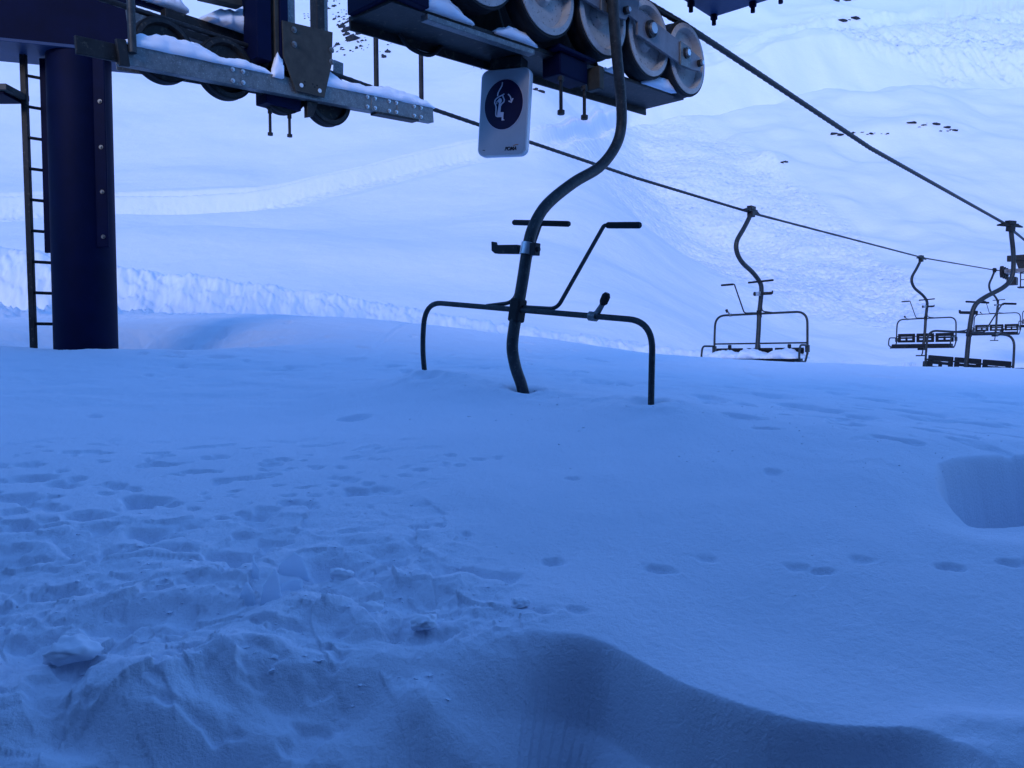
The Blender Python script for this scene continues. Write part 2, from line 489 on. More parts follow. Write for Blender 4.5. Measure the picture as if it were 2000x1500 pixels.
    sd = sd + rag ** 4 * (.15 * fbm(X * 2.3, Y * 2.3, 2, 121) + .02 * fbm(X * 9, Y * 9, 3, 122)) + .002 * fbm(X * 7, Y * 7, 2, 124)
    end = S(14.0, 12.4, tt)
    wall = S(.0, .03 + .19 * rag, sd) * (.20 * (1 - rag) + .05 * rag) + S(.0, .30 + .30 * rag, sd) * (.26 * (1 - rag) + .10 * rag)
    wall = wall + .25 * S(1.42, 1.2, Y) * S(.3, .5, sd) + S(.1, .4, sd) * (.05 * fbm(X * 2.4, Y * 2.8, 3, 125) + .016 * fbm(X * 7, Y * 7, 3, 127))
    z = np.where(r < 4, z - wall * end * (sd > -.2), z)
    # soft rounding just behind the clean lip
    for cx, cy, a, b, h in humps:
        q = ((X - cx) / a) ** 2 + ((Y - cy) / b) ** 2
        z = z + h * np.exp(-q) * (1 + .45 * fbm(X * 5, Y * 6, 2, 133))
    # dug pit, right
    sp = np.full(X.shape, 9.0); m = (X > .5) & (Y > 1.5) & (Y < 6) & (X < 5)
    if np.any(m): sp[m] = poly_sd(X[m], Y[m], pit_poly) + .006 * fbm(X[m] * 4, Y[m] * 4, 2, 131)
    z = z - (.85 + .06 * fbm(X * 6, Y * 6, 3, 132)) * S(.010, -.17, sp) - .03 * S(.22, .0, sp)
    return z


def grid_mesh(name, X, Y, Z, mat, wrap=False):
    nr, nc = X.shape
    v = np.stack([X, Y, Z], -1).reshape(-1, 3).astype(np.float32)
    i = np.arange((nr - 1) * nc).reshape(nr - 1, nc)
    j = np.roll(np.arange(nc), -1)
    a = np.arange(nr - 1)[:, None] * nc
    if wrap: q = np.stack([a + np.arange(nc), a + j, a + nc + j, a + nc + np.arange(nc)], -1)
    else:
        k = np.arange(nc - 1); q = np.stack([a + k, a + k + 1, a + nc + k + 1, a + nc + k], -1)
    q = q.reshape(-1, 4).astype(np.int32)
    me = bpy.data.meshes.new(name)
    me.vertices.add(len(v)); me.vertices.foreach_set('co', v.ravel())
    me.loops.add(q.size); me.loops.foreach_set('vertex_index', q.ravel())
    me.polygons.add(len(q)); me.polygons.foreach_set('loop_start', np.arange(0, q.size, 4, dtype=np.int32))
    me.update(calc_edges=True); me.validate()
    me.shade_smooth(); me.materials.append(M[mat])
    o = bpy.data.objects.new(name, me); col.objects.link(o)
    return o


th = np.concatenate([np.linspace(-180, -48, 60)[:-1], np.linspace(-48, -36, 60)[:-1], np.linspace(-36, 36, 900), np.linspace(36, 48, 60)[1:], np.linspace(48, 180, 60)[1:-1]])
th = np.radians(th)
rr = np.concatenate([np.geomspace(.02, 1.2, 25)[:-1], np.geomspace(1.2, 3.4, 330)[:-1], np.geomspace(3.4, 17, 520), np.geomspace(17, 40, 40)[1:]])
TH, RR = np.meshgrid(th, rr)
GX = RR * np.sin(TH); GY = RR * np.cos(TH)
g = grid_mesh('snow_ground', GX, GY, ground_z(GX, GY), 'snow', wrap=True)
g['kind'] = 'structure'

# ------------------------------------------------------------------ mountain slope
MY = [8, 12, 16, 20, 25, 32, 45, 60, 75, 92, 110, 130, 150, 200, 260, 340]
MP = [None, None, None, 706, 668, 600, 500, 395, 305, 215, 140, 65, 0, -110, -150, -160]
MZ = [-4.0, -2.6, -1.2] + [P(1000, p, y)[2] for p, y in zip(MP[3:], MY[3:])]
_yy = np.linspace(8, 340, 700)
_zz = np.interp(_yy, MY, MZ)
_k = np.hanning(31); _k /= _k.sum()
_zs = np.convolve(np.pad(_zz, 15, mode='edge'), _k, 'valid')
_zs[:20] = _zz[:20]


def y_eff(X, Y): return Y - 22 * S(2, 21, X)


def m_base(X, Y): return np.interp(y_eff(X, Y), _yy, _zs)


def proj_np(X, Y, Z):
    d = Y * fw[1] + Z * fw[2]
    return 1000 + F * (X * cr[0] + Y * cr[1] + Z * cr[2]) / d, 750 - F * (X * cu[0] + Y * cu[1] + Z * cu[2]) / d


_py0 = proj_np(0 * _yy, _yy, _zs)[1]


def y_of(py): return np.interp(-py, -_py0[10:], _yy[10:])


track = [(-700, 470), (-300, 428), (0, 402), (100, 391), (300, 373), (500, 357), (700, 328), (940, 281), (1100, 240), (1240, 190), (1370, 138), (1500, 88), (1620, 50), (1760, 22), (2000, -15), (2500, -90)]
debris = [(1040, 262), (1120, 300), (1200, 390), (1300, 480), (1420, 580), (1560, 625), (1760, 630), (1850, 600), (1760, 500), (1660, 420), (1560, 340), (1440, 262), (1380, 222), (1250, 200), (1120, 225)]
debris2 = [(1500, 70), (1640, 52), (1800, 15), (2050, -30), (2300, -60), (2300, 150), (2000, 150), (1850, 150), (1700, 130), (1640, 120)]
debris3 = [(870, 165), (900, 150), (980, 120), (1060, 140), (1000, 170), (940, 180)]


def mountain_z(X, Y):
    zb = m_base(X, Y)
    px, py = proj_np(X, Y, zb)
    far = S(14, 30, Y)
    z = zb + far * (2.6 * fbm(X * .025, Y * .03, 3, 201) + 1.3 * fbm(X * .08 + .3, Y * .07, 3, 203) * (.25 + .75 * S(-5, 25, X)))
    sc = Y / F     # metres per pixel across
    # cat road: cut bank, bench, fill bank
    tx = [p[0] for p in track]; ty = [p[1] for p in track]
    c = np.interp(px, tx, ty)
    wid = np.interp(px, [0, 900, 1400, 2000], [1.0, 1.0, .9, .8])
    v = (py - c - 8) / wid + .8 * fbm(X * .15, Y * .15, 3, 211)
    prof = np.interp(v, [-45, -18, -10.5, -9.2, -6.8, -2.6, -1.4, 3.5, 5.5, 16, 45, 80], [0, .10, .30, .30, -.02, .36, .33, -.16, -.34, -.36, .24, 0])
    rgh = np.interp(v, [-14, -8, -3, 0, 4, 12, 20], [0, .5, .15, .3, 1, 1, 0])
    z = z + prof * np.interp(px, [0, 700, 1000, 1300, 2000], [1.6, 1.7, 1.9, 2.2, 2.2]) + rgh * .16 * fbm(X * 2.4, Y * 3.0, 4, 213, .6)
    # avalanche debris
    for poly, amp, sd_, sx, sy in ((debris, .26, 221, 1.7, 1.7), (debris2, 1.1, 231, .40, .10), (debris3, .22, 241, 1.6, 1.6)):
        s = poly_sd(px, py * 1.0, poly) + 22 * fbm(X * .15, Y * .15, 3, sd_)
        m = S(6, -22, s)
        z = z + m * (amp * .5 + amp * (ridged(X * sx, Y * sy, 5, sd_ + 1) - .55) + amp * .3 * fbm(X * 5, Y * 5, 2, sd_ + 3))
    # wind drifts, upper right
    d, sg, t = seg_dist(px, py, [(1120, 260), (1200, 232), (1300, 210), (1450, 192), (1560, 172), (1640, 160), (1850, 160), (2050, 166), (2300, 172)])
    v = d * sg      # + below the crest in the picture
    z = z + np.interp(v, [-70, -14, 0, 6, 45, 80, 150], [0, -.9, -3.8, -3.8, 3.2, 2.2, 0]) * S(0, 2.5, t) * np.interp(t, [0, 4.5, 5.5, 9], [1, 1, .55, .4])
    d, sg, t = seg_dist(px, py, [(1560, 225), (1650, 205), (1780, 200), (1950, 220)])
    z = z + 1.0 * np.exp(-(d / 16) ** 2) * S(0, .6, t) * S(3, 2, t)
    # knolls and hollows
    for cx, cy, rx, ry, a in [(1510, 318, 36, 14, .9), (1460, 330, 60, 30, -.5), (1760, 262, 150, 22, 1.4), (1720, 300, 170, 26, -1.1), (1620, 35, 60, 18, 2.0), (760, 80, 110, 60, 1.5), (930, 160, 60, 20, .9),
                              (1800, 330, 60, 60, .8), (1960, 380, 120, 40, -1.0), (330, 445, 380, 26, -.5), (800, 380, 300, 40, .5), (1820, 430, 50, 10, .35), (1150, 70, 90, 50, 1.2), (1420, 150, 70, 20, -.8),
                              (1330, 340, 60, 70, .5), (500, 520, 400, 25, .25)]:
        q = ((px - cx) / rx) ** 2 + ((py - cy) / ry) ** 2
        z = z + a * np.exp(-q)
    z = z + far * S(5, 30, X) * 1.1 * fbm(X * .06 + 2, Y * .05, 3, 255) + far * (.05 * fbm(X * .5, Y * .5, 3, 251) + .012 * fbm(X * 2.2, Y * 2.2, 3, 253))
    return z


us = np.concatenate([np.linspace(-2.2, -.75, 60)[:-1], np.linspace(-.75, .75, 850), np.linspace(.75, 2.2, 60)[1:]])
pys = np.linspace(740, -60, 600)
ys = np.unique(np.concatenate([np.linspace(9, 22, 20), y_of(pys), y_of(pys)[::2] + 20, np.linspace(165, 360, 40)]))
ys = ys[np.concatenate([[True], np.diff(ys) > .02])]
UU, YY = np.meshgrid(us, ys)
MXX = UU * YY
m = grid_mesh('mountain_slope', MXX, YY, mountain_z(MXX, YY), 'far_snow')
m['kind'] = 'structure'

# ------------------------------------------------------------------ rocks poking through
def rock_lump(mb, c, sx, sy, sz, rot):
    n1, n2 = 7, 5; vs = []; fs = []
    ph = random.random() * 50
    for i in range(n2 + 1):
        la = math.pi * i / n2 - math.pi / 2
        for k in range(n1):
            lo = 2 * math.pi * k / n1
            q = Vector((math.cos(la) * math.cos(lo), math.cos(la) * math.sin(lo), math.sin(la)))
            f = .62 + .75 * random.random()
            q = Vector((q.x * sx * f, q.y * sy * f, q.z * sz * f)); q.rotate(Matrix.Rotation(rot, 3, 'Z')); vs.append(Vector(c) + q)
    for i in range(n2):
        for k in range(n1):
            k2 = (k + 1) % n1; fs.append((i * n1 + k, i * n1 + k2, (i + 1) * n1 + k2, (i + 1) * n1 + k))
    mb.add(vs, fs)


def outcrop(label, spots):
    """spots: (px, py, half width px, half height px) on the mountain; one jagged buried rock showing in several places"""
    o0 = None
    for px, py, w, h in spots:
        yv = np.linspace(20, 215, 400); xv = (px - 1000) / F * yv
        pv = np.minimum.accumulate(proj_np(xv, yv, mountain_z(xv, yv))[1])
        y = float(np.interp(-py, -pv, yv))
        x = (px - 1000) / F * y; z = float(mountain_z(np.array([x]), np.array([y]))[0])
        if o0 is None:
            o0 = Vector((x, y, z)); t = thing('rock_outcrop', label, 'rock', o0, group='dark rocks poking through the snow slope')
        s = y / F; mb = MB()
        rock_lump(mb, Vector((x, y, z + .12 * h * s)) - o0, w * s * 1.1, w * s * .8, h * s * 1.25, random.random() * .5)
        mb.build('rock', 'rock', t, ang=20)


def scatter(cx, cy, rx, ry, n, w0, w1, tilt=.5, hr=(.35, .85)):
    out = []
    for _ in range(n):
        a = random.random() * 6.28; r_ = math.sqrt(random.random()); w = w0 + (w1 - w0) * random.random() ** 2
        dx = math.cos(a) * rx * r_; out.append((cx + dx, cy + math.sin(a) * ry * r_ + dx * tilt, w, w * random.uniform(*hr)))
    return out


outcrop('broken rock patch between the grey posts and the sheave frame, upper part', scatter(672, 22, 26, 24, 34, 1., 4.5))
outcrop('largest cluster of dark rock left of the first thin rod', [(700, 78, 13, 7), (712, 66, 8, 5), (688, 60, 10, 6)] + scatter(703, 72, 30, 22, 32, 1., 4.5))
outcrop('band of small dark rocks low beside the bracket plate', scatter(672, 95, 28, 14, 26, 1.1, 4.5, .3))
outcrop('slanting slab of dark rock right of the grey post', [(678, 53, 8, 3), (684, 60, 7, 3)] + scatter(662, 45, 20, 14, 9, 1.2, 4))
outcrop('lone dark rock with crumbs between the two thin rods', [(765, 102, 6, 4), (758, 112, 5, 3)] + scatter(756, 108, 10, 6, 5, 1, 2.4))
outcrop('scattered rocks just right of the first thin rod', scatter(760, 70, 16, 16, 13, 1.2, 5))
outcrop('faint rock specks above the first rod left of the posts', scatter(608, 30, 14, 22, 7, 1, 2.6))
outcrop('small dark rock right beside the pictogram sign', [(1050, 176, 6, 3), (1060, 180, 6, 3)] + scatter(1057, 178, 10, 5, 4, 1, 2.5))
outcrop('rock specks left of the pictogram sign', scatter(932, 126, 14, 7, 6, 1, 2.6))
outcrop('long line of dark rocks under the upper right drift, left end', [(1626, 262, 8, 2), (1638, 264, 7, 2)] + scatter(1690, 261, 50, 3, 12, 1.5, 6, .0, (.15, .35)))
outcrop('long line of dark rocks under the upper right drift, right end', [(1775, 240, 9, 1.6), (1822, 243, 9, 1.8), (1843, 249, 8, 1.6)] + scatter(1815, 248, 46, 7, 14, 1.5, 6, .12, (.15, .35)))
outcrop('dark rock band on the skyline ridge right of the blue plate', [(1640, 41, 8, 2), (1662, 36, 9, 2.4)] + scatter(1648, 40, 24, 3, 10, 1.2, 5, -.2, (.15, .4)))
outcrop('dark rocks at the top edge above the ridge', [(1628, 3, 6, 4), (1652, 1, 6, 4)] + scatter(1640, 0, 26, 4, 6, 1.2, 4, 0))
outcrop('tiny rock tip beside the small snow knoll', [(1532, 316, 5, 2), (1525, 318, 3, 2)])


# ------------------------------------------------------------------ ski lift: chairs
HA = [(.134, -.56), (.085, -.44), (.02, -.33), (-.02, -.217), (-.015, -.1), (.004, .003), (.03, .165), (.055, .341), (.091, .475), (.199, .619), (.433, .78), (.678, .911), (.825, 1.053), (.881, 1.191), (.855, 1.373), (.779, 1.606), (.695, 1.9), (.67, 2.06)]
HB = [(.13, -.78), (.08, -.6), (.03, -.3), (0, 0), (-.06, .25), (-.09, .45), (.0, .57), (.29, .706), (.72, .845), (.93, 1.0), (.93, 1.18), (.66, 1.42), (.41, 1.66), (.36, 1.74)]
HC = [(.02, -.78), (-.01, -.55), (0, 0), (.02, .25), (.06, .42), (.15, .53), (.36, .64), (.72, .785), (.91, .92), (.97, 1.1), (.94, 1.4), (.86, 1.7), (.82, 1.87)]


def seat_back_mb(cx, y, z0, z1, w):
    mb = MB()
    for zz, hh in ((z0 + .03, .07), ((z0 + z1) / 2, .05), (z1 - .045, .09)): mb.box((cx, y, zz), (w, .05, hh))
    for sx in (-1, 1): mb.box((cx + sx * (w / 2 - .04), y, (z0 + z1) / 2), (.08, .045, z1 - z0))
    mb.box((cx, y, z0 + .09), (.06, .042, .14))
    return mb


def make_chair(label, loc, yaw, hang, tilt=0, pitch=0, buried=False, xl=-.85, xr=.85, foot=True, snowy=False):
    t = thing('lift_chair', label, 'lift chair', loc, yaw, tilt, pitch, 'chairs of the chairlift')
    z_leg = -.56 if buried else -.72
    n = 14 if buried else 10
    p = MB().tube(smooth_path([(0, a, b) for a, b in hang], 5), .034 if buried else .04, n).build('hanger', 'tube', t)
    gy, gz = hang[-1]
    g_ = MB(); g_.bar((0, gy - .20, gz + .02), (0, gy + .16, gz + .02), .07, .06); g_.bar((0, gy - .1, gz + .06), (0, gy + .08, gz + .06), .09, .07)
    g_.tube([(0, gy - .34, gz + .0), (0, gy - .18, gz + .02)], [.015, .035], 8); g_.tube([(0, gy + .14, gz + .02), (0, gy + .3, gz + .0)], [.035, .015], 8)
    g_.box((0, gy, gz - .04), (.1, .12, .1)); g_.build('grip', 'dark', t, .008)
    fr = rounded([(xl + (.07 if buried else 0), 0, z_leg), (xl, 0, -.3 if buried else -.4), (xl + .005, 0, .01), (xr - .02, 0, -.005), (xr, 0, -.3 if buried else -.4), (xr + .02 * buried, 0, z_leg)], .30, 10)
    MB().tube(fr, .0165 if buried else .02, 10).build('frame', 'tube', t)
    c = MB(); c.bar((0, -.005, -.068), (0, .01, .066), .074, .075, (0, 1, 0)); c.build('frame_clamp', 'rubber', t, .012)
    # collar with the hook that stops the safety bar
    cl = MB(); cl.tube([(0, .048, .318), (0, .06, .385)], .042, 18); cl.build('collar', 'bright', t)
    hk = MB(); hk.prism([(-.045, .03, .322), (-.235, .03, .322), (-.262, .03, .338), (-.268, .03, .392), (-.258, .03, .392), (-.25, .03, .372), (-.06, .03, .374)], (0, .045, 0))
    hk.box((.056, .055, .35), (.04, .05, .07)); hk.cyl((.076, .055, .35), (.09, .055, .35), .014, 8)
    hk.build('bar_stop', 'dark', t, .004)
    # raised safety bar: two stems and their handles
    sb = MB(); hz = .515
    sb.tube(rounded([(.04, .012, .02), (.265, .03, .022), (.303, .36, hz), (.33, .365, hz)], .05, 6), .012, 8)
    sb.tube(rounded([(-.25, .006, .012), (-.06, .03, .042), (-.175, .36, hz + .012)], .06, 8), .012, 8)
    sbo = sb.build('safety_bar', 'tube', t)
    MB().tube([(.32, .365, hz), (.33, .365, hz), (.54, .362, hz - .003), (.548, .362, hz - .003)], [.016, .019, .019, .015], 10).build('handle', 'rubber', sbo)
    MB().tube([(-.40, .36, hz + .028), (-.39, .36, hz + .028), (.04, .36, hz + .012), (.05, .36, hz + .012)], [.014, .018, .018, .014], 10).build('handle', 'rubber', sbo)
    bm_ = MB(); bm_.prism([(.585, -.02, .045), (.575, -.02, .09), (.595, -.02, .115), (.62, -.02, .11), (.628, -.02, .085), (.61, -.02, .05)], (0, .04, 0)) if buried else bm_.tube([(.6, 0, .05), (.62, 0, .1)], .025, 8)
    bm2 = MB(); bm2.tube([(.53, 0, -.01), (.565, 0, .02), (.60, 0, .075)], [.018, .017, .013], 8); bm2.tube([(.515, 0, -.002), (.56, 0, -.004)], .026, 10)
    bo = bm2.build('bar_latch', 'galv', t)
    if buried:
        MB().tube([(.588, 0, .062), (.598, 0, .075), (.612, 0, .108), (.618, 0, .122)], [.014, .023, .023, .014], 12).build('rubber_tip', 'rubber', bo)
    else:
        bm_.build('rubber_tip', 'rubber', bo)
    if buried: return t
    for sx, xx in ((-1, xl), (1, xr)):
        a = MB(); a.tube(rounded([(xx, 0, -.70), (xx, .0, -.56), (xx + sx * .03, .42, -.56), (xx + sx * .03, .47, -.8), (xx, .1, -.86), (xx, 0, -.70)], .09, 5), .018, 8)
        a.box((xx, 0, -.62), (.06, .06, .12)); a.build('armrest', 'tube', t)
    w = .50
    MB().tube([(xl, -.01, -.52), (xr, -.01, -.52)], .014, 8).build('back_rail', 'dark', t)
    for k in (-1, 0, 1):
        cx = (xl + xr) / 2 + k * .545
        seat_back_mb(cx, .015, -.70, -.60 if snowy else -.44, w).build('seat_back', 'rubber', t, .012)
        MB().box((cx, .25, -.80), (w, .42, .09)).build('seat_pad', 'rubber', t, .02)
    u = MB(); u.bar((xl, .12, -.865), (xr, .12, -.865), .05, .04); u.bar((xl, .42, -.865), (xr, .42, -.865), .05, .04); u.box((.0, .2, -.90), (.16, .3, .08))
    u.build('seat_frame', 'dark', t, .006)
    if foot:
        f = MB(); f.tube(rounded([(0, .15, -.9), (0, .2, -1.04), (-.02, .3, -1.1)], .05, 4), .018, 8); f.tube([(-.16, .3, -1.1), (.14, .3, -1.1)], .018, 8)
        f.build('footrest', 'dark', t)
    return t


make_chair('near lift chair sunk in snow up to its frame, seats hidden', (.032, 4.6, .251), 42, HA, tilt=5.5, buried=True, xl=-.79, xr=.925)
make_chair('lift chair with snow heaped over its seat, left of the other far chairs', (4.366, 14.2, .682), 220, HB, foot=False, snowy=True)
make_chair('lift chair with three bare slotted backrests, second from the left', (12.286, 23.9, .977), 230, HB, tilt=0)
make_chair('big lift chair on the right rope with low seats just above the snow crest', (7.957, 14.0, .318), 68, HC, tilt=4, foot=False)
make_chair('small distant lift chair half behind the hanger of the big right chair', (19.877, 33, 1.527), 228, HB)
make_chair('most distant lift chair cut off by the right edge', (26.327, 40, 2.051), 228, HB)


# ------------------------------------------------------------------ snow lumps lying on things
def snow_strip(name, pts, w, h, label, seed, parent_frame=None, nlen=70, nw=14, skew=0, shape=None):
    """mound of snow along a polyline (world points, base), width w across dir 'side', height profile h"""
    pts = [Vector(p) for p in pts]
    dirv = (pts[-1] - pts[0]).normalized(); side = dirv.cross(Vector((0, 0, 1))).normalized()
    L = [0]
    for i in range(1, len(pts)): L.append(L[-1] + (pts[i] - pts[i - 1]).length)
    vs = []; fs = []
    for i in range(nlen + 1):
        t = i / nlen; s = t * L[-1]
        j = max(k for k in range(len(L)) if L[k] <= s + 1e-9); j = min(j, len(pts) - 2)
        p = pts[j].lerp(pts[j + 1], (s - L[j]) / (L[j + 1] - L[j]))
        hh = float(np.interp(t, [a for a, _ in h], [b for _, b in h])); ww = w * (.8 + .35 * min(1, hh / .05))
        for k in range(nw + 1):
            a = math.pi * k / nw
            nz = float(fbm(np.array([s * 5 + seed]), np.array([k * .9 + s * 2]), 3, seed)[0])
            e = max(0, math.sin(a)) ** .6
            x = -math.cos(a) * ww / 2 * (1 + .35 * nz)
            z = e * hh * (1 + .6 * nz) - (.006 if k in (0, nw) else 0) - (.5 * abs(nz) * .012 if k in (0, nw) else 0)
            vs.append(p + side * (x + skew) + Vector((0, 0, z)))
    n = nw + 1
    for i in range(nlen):
        for k in range(nw): fs.append((i * n + k, i * n + k + 1, (i + 1) * n + k + 1, (i + 1) * n + k))
        fs.append((i * n, (i + 1) * n, (i + 1) * n + nw, i * n + nw))
    fs.append(tuple(range(n))); fs.append(tuple(range(nlen * n + nw, nlen * n - 1, -1)))
    c = sum(pts, Vector()) / len(pts)
    mb = MB(); mb.add([v - c for v in vs], fs)
    o = mb.build(name, 'cap_snow', loc=c, ang=180)
    tag(o, label, 'snow')
    return o


def frame(loc, yaw, tilt=0):
    return Matrix.Translation(Vector(loc)) @ Matrix.Rotation(-R(yaw), 4, 'Z')


# snow on the seats of the first far chair
A = frame((4.366, 14.2, .682), 220)
snow_strip('snow_heap', [A @ Vector((x, .17, -.78)) for x in (-.84, -.4, 0, .4, .84)], .62, [(0, .03), (.06, .09), (.14, .15), (.3, .12), (.36, .06), (.45, .13), (.58, .16), (.66, .07), (.8, .14), (.94, .10), (1, .02)], 'snow heaped on the seat of the leftmost far chair', 5)

# ------------------------------------------------------------------ ropes
def rope(label, pts, r):
    pts = [Vector(p) for p in pts]; path = []
    for i in range(len(pts) - 1):
        d = (pts[i + 1] - pts[i]).length; near = min(pts[i].length, pts[i + 1].length) < 12
        k = max(2, int(d / (.018 if near else .6)))
        path += [pts[i].lerp(pts[i + 1], j / k) for j in range(k)]
    path.append(pts[-1])
    mb = MB(); o0 = path[0]; mb.tube([p - o0 for p in path], r, 12, strands=6, pitch=.11 * 6 / 6)
    o = mb.build('haul_rope', 'rope', loc=o0, ang=180); tag(o, label, 'rope', 'haul ropes of the chairlift')


RG = np.array([.661, 5.24, 0.0]); LG = np.array([-1.418, 7.5, 0.0])
FR = frame(RG, 42); FL = frame(LG, 40)
rope('thick haul rope running over the right hand sheaves to the big right chair',
     [FR @ Vector((0, -6, 2.375)), FR @ Vector((0, .9, 2.375)), FR @ Vector((0, 1.395, 2.359)), FR @ Vector((0, 4.9, 2.225)), (8.62, 14.15, 2.235), (9.962, 15.7, 2.156), (19.8, 26, 1.874), (32, 40, 1.7)], .022)
rope('haul rope behind the sign carrying the snow covered chair',
     [FL @ Vector((0, -6, 2.525)), FL @ Vector((0, -.3, 2.525)), FL @ Vector((0, 1.0, 2.492)), (.234, 9.45, 2.463), (1.748, 11.4, 2.47), (4.05, 14.0, 2.452), (4.3, 14.3, 2.452), (12.22, 23.9, 2.761), (19.703, 33, 3.313), (28.956, 43, 3.9), (45, 62, 6)], .02)


# ------------------------------------------------------------------ sheave wheels
def wheel(parent, c, r, wd=.1, mat='wheel'):
    """rim mesh with tyre and recessed face; axis is local X, face towards +X"""
    x, y, z = c
    w = MB(); w.lathe([(.0, -wd * .35), (r * .80, -wd * .35), (r * .86, -wd * .5), (r * .93, -wd * .5), (r * .93, wd * .5), (r * .80, wd * .55), (r * .76, wd * .38), (r * .74, wd * .12), (r * .3, wd * .05), (r * .22, wd * .4), (.0, wd * .4)], (x, y, z), (1, 0, 0), 56)
    wo = w.build('sheave_wheel', mat, parent, ang=30)
    t = MB(); t.lathe([(r * .925, -wd * .62), (r * .985, -wd * .62), (r, -wd * .4), (r * .985, -wd * .1), (r * .97, 0), (r * .985, wd * .1), (r, wd * .3), (r * .985, wd * .44), (r * .925, wd * .44)], (x, y, z), (1, 0, 0), 56)
    t.build('tyre', 'rubber', wo, ang=50)
    return wo


def bolt(mb, p, axis, r=.016, l=.02):
    p = Vector(p); a = Vector(axis).normalized()
    mb.tube([p, p + a * l * .35], r * 1.6, 12); mb.tube([p + a * l * .35, p + a * l], r, 6)


# right hand sheave train -------------------------------------------------
rs = thing('sheave_assembly', 'nearer sheave frame with four pale wheels above the pictogram sign', 'sheave train', RG, 42, group='sheave trains of the lift')
wy = [-1.78, -1.25, -.722, -.174, .352, .857]
for k, y in enumerate(wy): wheel(rs, (0, y, 2.108 - (.055 if k < 3 else 0) * (k < 3) * .6), .262, .11)
zb = lambda y: 1.695 + (y + 1.784) * .0585
# bottom plate on the far side with turned down edge and the web above it
d = MB()
d.bar((-.20, -1.80, zb(-1.80) + .012), (-.20, .95, zb(.95) + .012), .34, .024)
d.bar((-.36, -1.80, zb(-1.80) - .01), (-.36, .95, zb(.95) - .01), .016, .07)
d.build('bottom_plate', 'dark', rs, .003)
wb = MB(); wb.prism([(-.30, -1.80, zb(-1.80) + .03), (-.30, .30, zb(.3) + .03), (-.30, .05, 2.2), (-.30, -.3, 2.6), (-.30, -1.80, 2.6)], (.02, 0, 0)); wb.build('web_plate', 'dark', rs)
for y, hgt in ((-1.55, .5), (-.98, .5), (-.1, .35)):
    MB().prism([(-.04, y, zb(y) + .03), (-.27, y, zb(y) + .03), (-.27, y, zb(y) + hgt), (-.2, y, zb(y) + hgt)], (0, .018, 0)).build('stiffener', 'brown', rs, .002)
q = MB(); q.bar((-.16, -1.83, 1.96), (-.16, -1.60, 1.96), .36, .5); q.build('end_box', 'navy', rs, .006)
ls = MB(); ls.bar((-.02, -1.6, zb(-1.6) - .03), (-.02, -.78, zb(-.78) - .03), .05, .03); ls.build('lip_angle', 'galv', rs, .003)
# small cable loop under the plate
MB().tube(smooth_path([(-.33, -1.50, zb(-1.5) - .0), (-.33, -1.42, zb(-1.5) - .055), (-.33, -1.28, zb(-1.4) - .06), (-.33, -1.18, zb(-1.2) + .01)], 6), .012, 8).build('cable', 'rubber', rs)
# buffer box and hanging bolts
bx = MB(); bx.box((-.05, -.43, 1.72), (.14, .27, .13)); bx.box((-.05, -.43, 1.80), (.2, .36, .025)); bx.build('buffer_box', 'navy', rs, .008)
MB().box((.03, -.23, 1.70), (.10, .05, .14)).build('buffer_box', 'brown', rs, .006)
for yy, zz in ((-.56, 1.44), (-.33, 1.46)):
    hb = MB(); hb.tube([(.02, yy, 1.64), (.02, yy, zz)], .011, 10); hb.tube([(.02, yy, zz), (.02, yy, zz - .025)], .022, 6); hb.tube([(.02, yy, 1.635), (.02, yy, 1.61)], .02, 6); hb.build('hanging_bolt', 'dark', rs)
# rocker arms in front of the wheels
for ya, yb, za, zb2 in ((.15, .94, 2.15, 2.085), (-1.02, .0, 2.215, 2.17), (-1.9, -1.15, 2.2, 2.2)):
    ar = MB(); pts = [(ya, za + .085), (yb - .16, zb2 + .075), (yb + .02, zb2 + .05), (yb + .05, zb2), (yb + .02, zb2 - .05), (yb - .16, zb2 - .075), (ya, za - .085)]
    ar.prism([(.075, a, b) for a, b in pts], (.02, 0, 0)); ao = ar.build('rocker_arm', 'arm', rs, .003)
    pl = MB(); pl.prism([(.096, yb - .27, zb2 + .082), (.096, yb - .13, zb2 + .072), (.096, yb - .13, zb2 - .072), (.096, yb - .27, zb2 - .082)], (.012, 0, 0)); pl.build('joint_plate', 'galv', ao, .002)
    for yy, rr_ in ((yb - .0, .02), (yb - .2, .03), (ya + .14, .045)):
        b = MB(); zz = zb2 + (za - zb2) * (yb - yy) / (yb - ya)
        b.tube([(.095, yy, zz), (.118, yy, zz)], rr_ * 1.25, 20); b.build('washer', 'dark', ao)
        b = MB(); b.tube([(.118, yy, zz), (.135, yy, zz)], rr_ * .8, 6 if rr_ < .04 else 16); b.build('bolt', 'bright', ao)
gp = MB(); gp.bar((.085, -.30, 2.30), (.085, .16, 2.24), .022, .19); gp.build('main_arm', 'arm', rs, .003)
gp = MB(); gp.prism([(.06, -.52, 2.75), (.06, -.16, 2.7), (.06, .02, 2.28), (.06, -.1, 2.2), (.06, -.3, 2.25)], (.02, 0, 0)); gp.build('gusset_plate', 'brown', rs, .003)
# rope guide plate behind last wheel
MB().prism([(-.1, .62, 2.36), (-.1, .80, 2.36), (-.1, .84, 2.2), (-.1, .62, 2.2)], (.02, 0, 0)).build('rope_guide', 'dark', rs)
hp = MB()
for y in (-1.9, -.35): hp.box((-.22, y, 3.1), (.14, .14, 1.1))
hp.build('support_post', 'navy', rs, .005)

